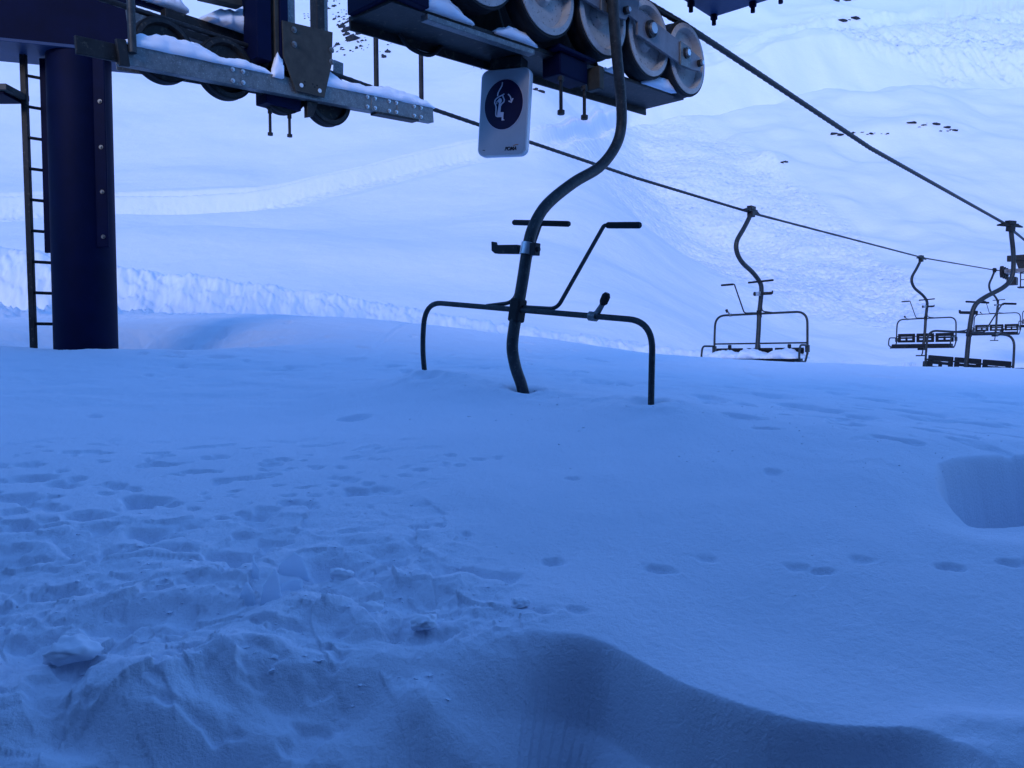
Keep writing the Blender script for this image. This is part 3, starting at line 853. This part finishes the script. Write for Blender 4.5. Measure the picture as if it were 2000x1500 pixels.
for lab, pp, w_, hh, sd in (('snow patch on the near sheave frame below the last pale wheel', [(-.07, .38, 0), (-.07, .88, 0)], .14, [(0, .01), (.2, .06), (.6, .075), (1, .01)], 3),
                            ('snow patch on the near sheave frame above the sign', [(-.07, -1.08, 0), (-.07, -.72, 0)], .12, [(0, .01), (.3, .055), (.7, .05), (1, .0)], 8),
                            ('largest snow patch on the near sheave frame at its left end', [(-.07, -1.72, 0), (-.07, -1.25, 0)], .14, [(0, .01), (.25, .10), (.6, .08), (1, .0)], 12),
                            ('small snow patch between the two middle pale wheels', [(-.08, -.05, 0), (-.08, .22, 0)], .12, [(0, .0), (.4, .05), (1, .0)], 15)):
    snow_strip('snow_patch', [FR @ Vector((x, y, zb(y) + .022)) for x, y, _ in pp], w_, hh, lab, sd, nlen=30)

# the sign ----------------------------------------------------------------
sg = thing('pictogram_sign', 'white rounded sign with dark blue disc showing a seated rider raising the bar', 'sign', tuple(FR @ Vector((-.222, -.8, 1.425))), 25, 4)
W_, H_ = .318, .505
def rrect(w, h, r, y, n=7):
    out = []
    for cx, cz, a0 in ((w / 2 - r, h / 2 - r, 0), (-w / 2 + r, h / 2 - r, 90), (-w / 2 + r, -h / 2 + r, 180), (w / 2 - r, -h / 2 + r, 270)):
        for k in range(n + 1):
            a = R(a0 + 90 * k / n); out.append((cx + r * math.cos(a), y, cz + r * math.sin(a)))
    return out
MB().prism(rrect(W_, H_, .045, 0), (0, .045, 0)).build('sign_case', 'signedge', sg, .004)
MB().prism(rrect(W_ - .016, H_ - .016, .039, -.0015), (0, .003, 0)).build('sign_face', 'signface', sg)
def disc(r, y, cx=0, cz=0, n=64, sx=.86): return [(cx + sx * r * math.cos(2 * math.pi * k / n), y, cz + r * math.sin(2 * math.pi * k / n)) for k in range(n)]
MB().prism(disc(.148, -.003, 0, .045), (0, .002, 0)).build('disc_rim', 'signwhite', sg)
MB().prism(disc(.1445, -.005, 0, .045), (0, .003, 0)).build('blue_disc', 'signblue', sg)


def stroke(mb, pts, w, y):
    pts = [Vector((a, 0, b)) for a, b in pts]; lft = []; rgt = []
    for i, p in enumerate(pts):
        t = (pts[min(i + 1, len(pts) - 1)] - pts[max(i - 1, 0)]).normalized(); nrm = Vector((-t.z, 0, t.x))
        lft.append(p + nrm * w / 2); rgt.append(p - nrm * w / 2)
    poly = lft + rgt[::-1]; n = len(pts)
    for i in range(n - 1):
        q_ = [lft[i], lft[i + 1], rgt[i + 1], rgt[i]]
        mb.prism([(v.x, y, v.z) for v in q_], (0, .002, 0))


# pixel of the sign close-up (1174x1500) -> sign coordinates
def sp_(a, b): return ((a - 567) / 482 * .289 * .86, .045 - (b - 720) / 650 * .289)
def sm(pts): return [(v.x, v.z) for v in smooth_path([(a, 0, b) for a, b in pts], 5)]
pg = MB()
stroke(pg, sm([sp_(*q) for q in [(540, 430), (538, 468), (525, 500), (505, 535), (490, 570), (488, 608)]]), .0065, -.0075)
stroke(pg, [sp_(*q) for q in [(572, 585), (505, 618), (475, 637), (458, 660), (455, 690), (465, 715), (476, 745), (477, 840), (482, 865), (500, 875), (555, 877)]], .0065, -.0078)
stroke(pg, [sp_(*q) for q in [(482, 712), (484, 675), (505, 662)]], .005, -.0081)
stroke(pg, [sp_(*q) for q in [(552, 598), (562, 630), (577, 662), (572, 690), (545, 712), (535, 735)]], .0075, -.0084)
pg.prism(disc(.0145, -.0087, *sp_(522, 670), 24), (0, .002, 0))
pg.prism([(x, -.009, z) for x, z in [sp_(*q) for q in [(512, 700), (546, 712), (538, 745), (536, 822), (577, 822), (577, 912), (598, 928), (556, 930), (556, 868), (498, 866), (498, 830), (505, 760)]]], (0, .002, 0))
stroke(pg, sm([sp_(*q) for q in [(620, 592), (645, 620), (658, 650), (662, 680)]]), .007, -.0075)
stroke(pg, [sp_(*q) for q in [(632, 680), (665, 702), (684, 650)]], .008, -.0078)
pg.build('pictogram', 'signwhite', sg, ang=10)
fc = bpy.data.curves.new('lettering', 'FONT'); fc.body = 'POMA'; fc.size = .030; fc.shear = .25; fc.extrude = .0008; fc.offset = .0009; fc.space_character = .98
tmp = bpy.data.objects.new('lettering_source', fc); col.objects.link(tmp)
bpy.context.view_layer.update()
dg = bpy.context.evaluated_depsgraph_get()
tm = bpy.data.meshes.new_from_object(tmp.evaluated_get(dg))
bpy.data.objects.remove(tmp)
tm.materials.clear(); tm.materials.append(M['ink'])
to = bpy.data.objects.new('lettering', tm); col.objects.link(to); to.parent = sg
to.rotation_euler = (R(90), 0, 0); to.location = (.022, -.003, -.222); to.scale = (.92, .95, 1)
sw = MB(); stroke(sw, sm([(.076, -.197), (.094, -.192), (.110, -.191)]), .003, -.0032); sw.build('swoosh', 'orange', sg)
sw = MB(); stroke(sw, [(-.124, -.215), (-.108, -.216)], .003, -.0032); sw.build('small_print', 'ink', sg)
MB().box((-.01, .06, .29), (.20, .10, .07)).build('hanger_bracket', 'dark', sg, .004)

# left hand sheave train ----------------------------------------------------
lsa = thing('sheave_assembly', 'farther sheave frame carrying snow beside the blue tower, long galvanised beam', 'sheave train', LG, 40, group='sheave trains of the lift')
for y in (-1.83, -1.32, -.80, -.33): wheel(lsa, (0, y, 2.285), .24, .09, 'dark')
zt = lambda y: 2.20 + (y + 2.21) * .0802      # top of the front channel
zm = lambda y: 2.06 + (y + 2.21) * .0765
bmx = MB()
y0, y1 = -2.21, .84
ht = .147
bmx.bar((.15, y0, zt(y0) - ht / 2), (.15, y1, zt(y1) - ht / 2), .012, ht)
bmx.bar((.115, y0, zt(y0) - ht + .006), (.115, y1, zt(y1) - ht + .006), .075, .012)
bmx.bar((.115, y0, zt(y0) - .006), (.115, y1, zt(y1) - .006), .075, .012)
bmx.build('front_channel', 'galv', lsa, .003)
bk = MB(); bk.bar((-.15, y0 + .1, zt(y0) - .05), (-.15, y1 - .25, zt(y1) - .05), .012, .09); bk.build('rear_channel', 'galv', lsa, .003)
for yy in (-1.35, .0, .26, .58):
    bb = MB()
    for zz in (.03, ht - .03):
        for dy in (0, .09): bolt(bb, (.156, yy + dy, zt(yy + dy) - zz), (1, 0, 0), .011, .018)
    bb.build('bolt_group', 'bright', lsa)
for yy in (.045, .36):
    MB().bar((.158, yy, zt(yy) - ht / 2), (.158, yy + .075, zt(yy) - ht / 2), .006, ht * .98).build('splice_plate', 'galv', lsa, .002)
MB().bar((.13, .1, zt(.1) - ht - .012), (.13, .62, zt(.62) - ht - .012), .1, .02).build('lower_strip', 'dark', lsa, .002)
# end bracket near the tower
eb = MB(); eb.bar((.12, -2.5, 2.11), (.12, -2.2, 2.13), .03, .12); eb.bar((.165, -2.24, 2.12), (.165, -2.17, 2.13), .03, .18); eb.build('end_bracket', 'dark', lsa, .004)
MB().tube([(.18, -2.14, 2.14), (.18, -2.16, 3.3)], .028, 14).build('upright_rod', 'tube', lsa)
# bracket plate with tapered foot
bp = MB(); bp.prism([(.175, -.91, 2.745), (.175, -.40, 2.80), (.175, -.415, 2.52), (.175, -.50, 2.215), (.175, -.79, 2.205), (.175, -.905, 2.46)], (.014, 0, 0)); bpo = bp.build('bracket_plate', 'brown', lsa, .003)
for yy, zz, mm in ((-.80, 2.70, 'dark'), (-.80, 2.58, 'dark'), (-.42, 2.64, 'dark'), (-.42, 2.54, 'dark')):
    b = MB(); bolt(b, (.189, yy, zz), (1, 0, 0), .016, .02); b.build('bolt', 'galv', bpo)
for yy, zz in ((-.735, 2.262), (-.55, 2.262)):
    b = MB(); b.tube([(.188, yy, zz), (.194, yy, zz)], .018, 16); b.build('bolt', 'signedge', bpo)
for yy, zz in ((-.70, 2.30), (-.70, 2.27), (-.62, 2.30), (-.60, 2.28), (-.575, 2.30)):
    b = MB(); b.tube([(.188, yy, zz), (.1905, yy, zz)], .008, 10); b.build('bolt_hole', 'rubber', bpo)
for ya, yb, xx, mm in ((-1.12, -.99, .05, 'navy'), (-.955, -.915, .10, 'brown'), (-.84, -.75, .09, 'galv'), (-.915, -.84, .07, 'navy'), (-.55, -.47, .12, 'dark'), (-.475, -.42, .10, 'galv')):
    MB().box((xx, (ya + yb) / 2, 3.1), (.10 if mm != 'navy' else .2, yb - ya, 1.4)).build('post', mm, lsa, .004)
# rear members and rods
rm = MB(); rm.bar((-.28, -1.96, 2.57), (-.28, -1.42, 2.63), .03, .13); rm.build('rear_plate', 'galv', lsa, .004)
rm = MB(); rm.bar((-.2, -1.72, 2.60), (-.2, -.95, 2.60), .08, .17); rm.build('rear_beam', 'dark', lsa, .004)
rm = MB(); rm.bar((-.28, -2.1, 2.70), (-.28, -1.0, 2.72), .05, .03); rm.build('top_rail', 'navy', lsa, .003)
rm = MB(); rm.bar((-.05, -1.5, 2.86), (-.05, -1.16, 2.9), .1, .14); rm.bar((-.05, -1.25, 2.9), (-.05, -1.25, 3.5), .1, .1); rm.build('upper_bracket', 'brown', lsa, .004)
rm = MB(); rm.bar((-.30, -.02, 2.72), (-.30, .09, 2.715), .02, .13); rm.build('small_plate', 'galv', lsa, .006)
for yy, zz in ((.22, 2.42), (.80, 2.46)):
    MB().tube([(.03, yy, zz), (.03, yy, 3.55)], .024, 12).build('upright_rod', 'dark', lsa)
MB().bar((-.3, -.98, 2.88), (-.3, -.98, 3.4), .05, .045, (0, 1, 0)).build('upright_rod', 'navy', lsa, .003)
lb = MB(); lb.box((.0, -.83, 2.15), (.16, .34, .13)); lb.build('buffer_box', 'navy', lsa, .008)
MB().prism([(.06, -.62, 2.20), (.06, -.50, 2.20), (.06, -.56, 2.06), (.06, -.62, 2.04)], (.05, 0, 0)).build('buffer_box', 'dark', lsa, .004)
for yy, zz in ((-.93, 1.86), (-.74, 1.885)):
    hb = MB(); hb.tube([(.02, yy, 2.06), (.02, yy, zz)], .012, 10); hb.tube([(.02, yy, zz), (.02, yy, zz - .022)], .024, 6); hb.tube([(.02, yy, 2.05), (.02, yy, 2.02)], .02, 6); hb.build('hanging_bolt', 'dark', lsa)

FLp = lambda x, y, z: FL @ Vector((x, y, z))
snow_strip('snow_ridge', [FLp(.10, y, zt(y)) for y in (-2.18, -1.7, -1.2, -.98)], .13, [(0, .03), (.1, .09), (.3, .13), (.5, .10), (.62, .05), (.75, .07), (.9, .05), (1, .01)], 'snow ridge on the far galvanised beam beside the blue tower', 21)
snow_strip('snow_ridge', [FLp(.10, y, zt(y)) for y in (-.47, 0, .4, .86)], .13, [(0, .14), (.1, .09), (.2, .07), (.45, .09), (.55, .11), (.75, .09), (.92, .05), (1, .01)], 'snow ridge on the far galvanised beam right of the bracket plate', 25)
snow_strip('snow_chunk', [FLp(-.2, y, 2.69) for y in (-1.42, -1.2, -.97)], .26, [(0, .02), (.3, .10), (.7, .17), (.9, .22), (1, .05)], 'tall snow chunk perched high behind the far sheave frame', 29)
snow_strip('snow_chunk', [FLp(-.28, y, 2.735) for y in (-1.98, -1.7, -1.5)], .14, [(0, .0), (.4, .05), (.85, .10), (1, .03)], 'flat snow wedge on the top rail of the far sheave frame', 33)
snow_strip('snow_clump', [FLp(.16, y, zt(y) - .02) for y in (-.99, -.9)], .05, [(0, .06), (.5, .2), (1, .14)], 'thin snow clump stuck beside the bracket plate', 37, nlen=20)

# ------------------------------------------------------------------ blue tower with ladder
tw_o = thing('lift_tower', 'dark blue steel tower post with ladder standing in a snow hollow', 'tower', (pole_xy[0], pole_xy[1], -.4), 0)
tz = lambda z: z + .4
p = MB(); p.tube([(0, 0, -.5), (0, 0, tz(2.56))], .252, 56); p.build('pole', 'navy', tw_o)
bd = Matrix.Rotation(-R(72), 3, 'Z')
bx = MB()
def bp_(x, y, z): return bd @ Vector((x, y, z))
zB = tz(2.56)
# box beam along local Y of bd
def bbar(mb, x0, x1, ya, yb, za, zc):
    vs = [bp_(x, y, z) for x in (x0, x1) for y in (ya, yb) for z in (za, zc)]
    mb.add(vs, [(0, 1, 3, 2), (4, 6, 7, 5), (0, 4, 5, 1), (2, 3, 7, 6), (0, 2, 6, 4), (1, 5, 7, 3)])
bbar(bx, -.20, .20, -5, .42, zB + .03, zB + .55); bx.build('cross_beam', 'navy', tw_o, .006)
fl_ = MB(); bbar(fl_, -.26, .26, -5, .44, zB, zB + .028); fl_.build('beam_flange', 'blue', tw_o, .003)  # underside brightened by snow bounce, put into a lighter blue
ft = MB(); bbar(ft, -.26, .26, -5, .44, zB + .552, zB + .58); ft.build('beam_flange', 'navy', tw_o, .003)
f1 = MB(); f1.bar((.245, -.15, tz(.93)), (.245, -.15, tz(2.55)), .022, .10, (1, 0, 0)); fo = f1.build('flange_plate', 'navy', tw_o, .006)
for py_ in (195, 285, 373, 461):
    z = P(215, py_, 6.8)[2]; b = MB(); bolt(b, (.255, -.161, tz(z)), (0, -1, 0), .011, .02); b.build('bolt', 'galv', fo)
f2 = MB(); f2.bar((-.275, -.04, tz(.90)), (-.275, -.04, tz(2.55)), .03, .07, (1, 0, 0)); f2.build('flange_plate', 'navy', tw_o, .005)
lx, ly = -4.096 - pole_xy[0], 6.9 - pole_xy[1]
lad = MB(); lad.bar((lx, ly, tz(-.15)), (lx - .02, ly, tz(2.62)), .05, .04, (0, 1, 0)); lad.bar((lx + .42, ly + .38, tz(.1)), (lx + .40, ly + .38, tz(2.62)), .05, .04, (0, 1, 0)); lo = lad.build('ladder', 'dark', tw_o, .004)
for k in range(10):
    z = P(85, 632 - 60.6 * k, 6.9)[2]
    if z < 2.55: MB().tube([(lx, ly, tz(z)), (lx + .42, ly + .36, tz(z))], .0135, 8).build('rung', 'dark', lo)
pf = MB(); pf.box((lx - .50, ly - .12, tz(2.205)), (1.0, .32, .05)); pf.build('work_platform', 'plank', tw_o, .004)
pf = MB(); pf.box((lx - .52, ly - .12, tz(2.165)), (.96, .26, .025)); pf.build('platform_frame', 'navy', tw_o, .003)
snow_strip('snow_patch', [(-4.9, 6.76, 2.236), (-4.45, 6.78, 2.236), (-4.16, 6.78, 2.236)], .2, [(0, .04), (.5, .05), (.8, .03), (1, .005)], 'thin snow on the small platform beside the ladder', 45, nlen=24)

# ------------------------------------------------------------------ blue base plate, top right
bpt = thing('post_foot', 'blue steel base plate with hanging bolts at the top edge', 'steel post', (1.51, 6.1, 2.50), 42)
MB().box((.30, -.40, .03), (.60, .80, .06)).build('base_plate', 'blue', bpt, .004)
MB().box((.30, -.40, .8), (.30, .30, 1.5)).build('post', 'navy', bpt, .006)
for x, y in ((.04, -.04), (.56, -.06), (.03, -.36), (.04, -.76), (.56, -.74), (.35, -.05)):
    b = MB(); b.tube([(x, y, 0), (x, y, -.035)], .026, 6); b.tube([(x, y, -.03), (x, y, -.075)], .016, 10); b.build('bolt', 'navy', bpt)
MB().tube(smooth_path([(-.02, -.62, .04), (-.16, -.68, .05), (-.3, -.75, .12), (-.42, -.85, .3)], 5), .018, 8).build('cable', 'rubber', bpt)

# ------------------------------------------------------------------ far line tower
lt = thing('line_tower', 'distant lift tower head with crossarm and sheaves at the right edge', 'tower', tuple(P(2176, 700, 31)), 40)
o_ = P(2176, 700, 31)
def lp(px, py): return None
zz = lambda py: float(P(1970, py, 31)[2] - o_[2])
MB().tube([(0, 0, -1.5), (0, 0, zz(492))], [.32, .26], 20).build('pole', 'dark', lt)
MB().bar((-3.6, 0, zz(492)), (3.6, 0, zz(492)), .22, .24).build('crossarm', 'dark', lt, .01)
for sx in (-1, 1):
    b = MB(); b.prism([(sx * 3.3, -.06, zz(498)), (sx * 2.8, -.06, zz(498)), (sx * 2.95, -.06, zz(522)), (sx * 3.15, -.06, zz(522))], (0, .12, 0)); b.build('arm_bracket', 'dark', lt)
    for y in (-.55, .0, .55):
        w_ = MB(); w_.lathe([(0, -.05), (.24, -.05), (.24, .05), (0, .05)], (sx * 3.7, y, zz(521)), (1, 0, 0), 20); w_.build('sheave_wheel', 'rubber', lt)
    b = MB(); b.bar((sx * 3.55, -.75, zz(521)), (sx * 3.55, .75, zz(521)), .08, .14); b.bar((sx * 3.75, -.1, zz(518)), (sx * 2.9, -.1, zz(518)), .1, .14); b.build('sheave_frame', 'arm', lt)
    b = MB(); b.box((sx * 3.4, -.1, zz(540)), (.35, .5, .32)); b.build('switch_box', 'dark', lt, .02)
    b = MB(); b.bar((sx * 2.0, -.7, zz(556)), (sx * 3.1, -.7, zz(556)), .5, .05)
    for xx in (2.0, 2.55, 3.0): b.tube([(sx * xx, -.9, zz(556)), (sx * xx, -.9, zz(526))], .025, 6)
    b.tube([(sx * 2.0, -.9, zz(526)), (sx * 3.0, -.9, zz(526))], .025, 6); b.tube([(sx * 2.0, -.9, zz(541)), (sx * 3.0, -.9, zz(541))], .02, 6)
    b.bar((sx * 2.3, -.8, zz(540)), (sx * 2.75, -.8, zz(540)), .05, .4)
    b.tube([(sx * 2.1, 0, zz(496)), (sx * 2.1, -.7, zz(556))], .03, 6)
    b.build('walkway', 'dark', lt)

# ------------------------------------------------------------------ loose ice in the foreground
def shard(label, px, py, w, h, lean, th_=.012, seed=0):
    random.seed(seed)
    c = hit(px, py); z = float(ground_z(np.array([c[0]]), np.array([c[1]]))[0])
    s = c[1] / F; pts = []
    W2 = w * s / 2; H = h * s
    prof = [(-W2, -.02), (-W2 * (.6 + .3 * random.random()), H * .45), (-W2 * .1 + lean * W2, H * (.9 + .1 * random.random())), (W2 * .35 + lean * W2, H * .7), (W2 * .75, H * .35), (W2, -.02)]
    mb = MB(); mb.prism([(a, -th_ / 2 + .3 * b * .4, b) for a, b in prof], (0, th_, 0))
    o = mb.build('ice_shard', 'ice', loc=(c[0], c[1], z), bevel=.004)
    o.rotation_euler = (R(-12), 0, R(random.uniform(-25, 25)))
    tag(o, label, 'ice', 'ice plates broken out of the snow')


shard('thin upright sliver of ice, tallest and narrowest of the plates', 498, 1128, 22, 48, -.8, .008, 3)
shard('broad upright ice plate right of the thin sliver', 572, 1112, 66, 46, .2, .012, 5)
shard('leaning pointed ice plate below the thin sliver', 482, 1172, 40, 42, -.3, .014, 9)
shard('tall ragged ice plate in front of the broad plate', 530, 1172, 44, 66, .3, .016, 12)
shard('low tilted ice plate at the right of the group', 566, 1150, 60, 22, .5, .012, 15)


def block(label, px, py, w, h, seed):
    c = hit(px, py); z = float(ground_z(np.array([c[0]]), np.array([c[1]]))[0]); s = c[1] / F
    import bmesh
    random.seed(seed); bm = bmesh.new()
    for _ in range(16):
        q = Vector((random.gauss(0, 1), random.gauss(0, 1), random.gauss(0, 1))).normalized() * random.uniform(.8, 1.15)
        bm.verts.new((q.x * w * s / 2, q.y * w * s / 2.4, q.z * h * s / 2 + h * s * .14))
    bmesh.ops.convex_hull(bm, input=bm.verts)
    bmesh.ops.subdivide_edges(bm, edges=bm.edges, cuts=5, use_grid_fill=True)
    bmesh.ops.triangulate(bm, faces=bm.faces)
    for _ in range(3): bmesh.ops.smooth_vert(bm, verts=bm.verts, factor=.5, use_axis_x=True, use_axis_y=True, use_axis_z=True)
    bm.normal_update()
    for v in bm.verts:
        k = 1 / (w * s)
        n_ = float(fbm(np.array([v.co.x * k * 6 + seed]), np.array([(v.co.y + 1.3 * v.co.z) * k * 6]), 4, seed)[0])
        v.co += v.normal * n_ * .09 * w * s
    me = bpy.data.meshes.new('snow_block'); bm.to_mesh(me); bm.free(); me.shade_smooth(); me.materials.append(M['cap_snow'])
    o = bpy.data.objects.new('snow_block', me); col.objects.link(o); o.location = (c[0], c[1], z)
    tag(o, label, 'snow block', 'lumps of broken snow in the foreground')


block('big rounded snow lump at the lower left', 142, 1290, 120, 62, 3)
block('ragged snow lump beside the end of the long crack', 668, 1125, 62, 42, 6)
block('snow lump at the corner of the trench edge', 720, 1185, 70, 34, 10)
block('tilted snow lump on the broken trench rim', 830, 1215, 70, 40, 14)
block('small snow lump near the left edge of the churned snow', 22, 1225, 34, 26, 18)
block('pale snow lump half way along the broken rim', 1010, 1180, 60, 22, 22)

def crumbs(name, spots):
    mb = MB()
    xs = np.array([q[0] for q in spots]); ysn = np.array([q[1] for q in spots]); zs_ = ground_z(xs, ysn)
    for (x, y, r_), z in zip(spots, zs_):
        q = [Vector((random.uniform(-1, 1), random.uniform(-1, 1), random.uniform(-.5, .8))) for _ in range(2)]
        oct_ = [Vector((1, 0, 0)), Vector((0, 1, 0)), Vector((-1, 0, 0)), Vector((0, -1, 0)), Vector((0, 0, .35)), Vector((0, 0, -.6))]
        rot = Matrix.Rotation(random.random() * 6.3, 3, 'Z') @ Matrix.Rotation(random.random() * .5, 3, 'X')
        vs = [rot @ (v * r_ * random.uniform(.5, 1.15)) + Vector((x, y, z + r_ * .12)) for v in oct_]
        mb.add(vs, [(0, 1, 4), (1, 2, 4), (2, 3, 4), (3, 0, 4), (1, 0, 5), (2, 1, 5), (3, 2, 5), (0, 3, 5)])
    o = mb.build(name, 'cap_snow', ang=25)
    tag(o, 'loose crumbs of broken snow crust strewn over the foreground snow', 'snow crumbs'); o['kind'] = 'stuff'


sp = []
for _ in range(800):
    px = 1000 * random.random() ** 1.3 - 60; py = random.uniform(960, 1330)
    if random.random() < .35: px = random.uniform(150, 1050); py = random.uniform(1060, 1230)
    c = hit(px, py); sp.append((c[0], c[1], .002 + .011 * random.random() ** 4))
for _ in range(80):
    px = random.gauss(1010, 170); py = random.gauss(800, 36); c = hit(px, py); sp.append((c[0], c[1], .003 + .011 * random.random() ** 3))
for _ in range(160):
    px = random.uniform(1300, 2000); py = random.uniform(760, 930); c = hit(px, py); sp.append((c[0], c[1], .003 + .008 * random.random() ** 3))
for _ in range(120):
    px = random.uniform(0, 2000); py = random.uniform(760, 1250); c = hit(px, py); sp.append((c[0], c[1], .002 + .005 * random.random() ** 3))
crumbs('snow_crumbs', sp)

# ------------------------------------------------------------------ unseen building added behind the camera to shade the foreground
st = thing('shade_building', 'unseen dark building added behind the camera to shade the near snow', 'building', (-3, -4.8, -1.4), 0)
MB().box((0, 0, 2.65), (24, 6.5, 5.3)).build('wall', 'navy', st)  # out of view, added to keep sun off the near snow
MB().box((0, 0, 5.42), (24.6, 6.8, .24)).build('shade_roof', 'navy', st)
MB().box((3, 3.28, 1.1), (1.1, .08, 2.2)).build('added_door', 'blue', st)

pl = thing('bounce_cut_slab', 'unseen dark slab added at the camera to cut light bouncing off snow', 'platform', (-1, 0, -1.0), 0)
MB().box((0, -.1, -.12), (20, 2.7, .2)).build('shade_deck', 'rubber', pl)  # added out of view so less snow bounce reaches the trench wall

# ------------------------------------------------------------------ unseen ridge added behind the camera to block low sky light
ra = np.radians(np.linspace(75, 292, 220)); rd = np.linspace(90, 520, 40)
RA, RD = np.meshgrid(ra, rd)
VX = RD * np.sin(RA); VY = RD * np.cos(RA)
edge = S(75, 105, np.degrees(RA)) * S(292, 270, np.degrees(RA))
VZ = -30 + edge * (S(90, 420, RD) * 128 + 14 * fbm(VX * .012, VY * .012, 4, 301) * S(100, 250, RD))
o = grid_mesh('sky_block_ridge', VX, VY, VZ, 'rock'); o['kind'] = 'structure'

# ------------------------------------------------------------------ light
SUN_EL, SUN_AZ = 18.5, 197.0        # azimuth of the sun, clockwise from +Y
w = bpy.data.worlds.new('World'); scene.world = w; w.use_nodes = True
nt = w.node_tree
sky = nt.nodes.new('ShaderNodeTexSky'); sky.sky_type = 'NISHITA'; sky.sun_disc = False
sky.sun_elevation = R(SUN_EL); sky.sun_rotation = R(SUN_AZ); sky.ozone_density = 8; sky.air_density = 1.0; sky.dust_density = 0.0; sky.altitude = 2500
bg = nt.nodes['Background']; bg.inputs['Strength'].default_value = .15
nt.links.new(sky.outputs['Color'], bg.inputs['Color'])
sl = bpy.data.lights.new('sun', 'SUN'); sl.energy = 0.46; sl.angle = R(18); sl.color = (1.0, .88, .84)
so = bpy.data.objects.new('sun', sl); col.objects.link(so)
a, e = R(SUN_AZ), R(SUN_EL)
dv = Vector((math.sin(a) * math.cos(e), math.cos(a) * math.cos(e), math.sin(e)))
so.rotation_euler = dv.to_track_quat('Z', 'Y').to_euler(); so.location = dv * 60

scene.view_settings.view_transform = 'Standard'
scene.view_settings.look = 'None'
scene.view_settings.exposure = 1.74
scene.view_settings.gamma = 1.0
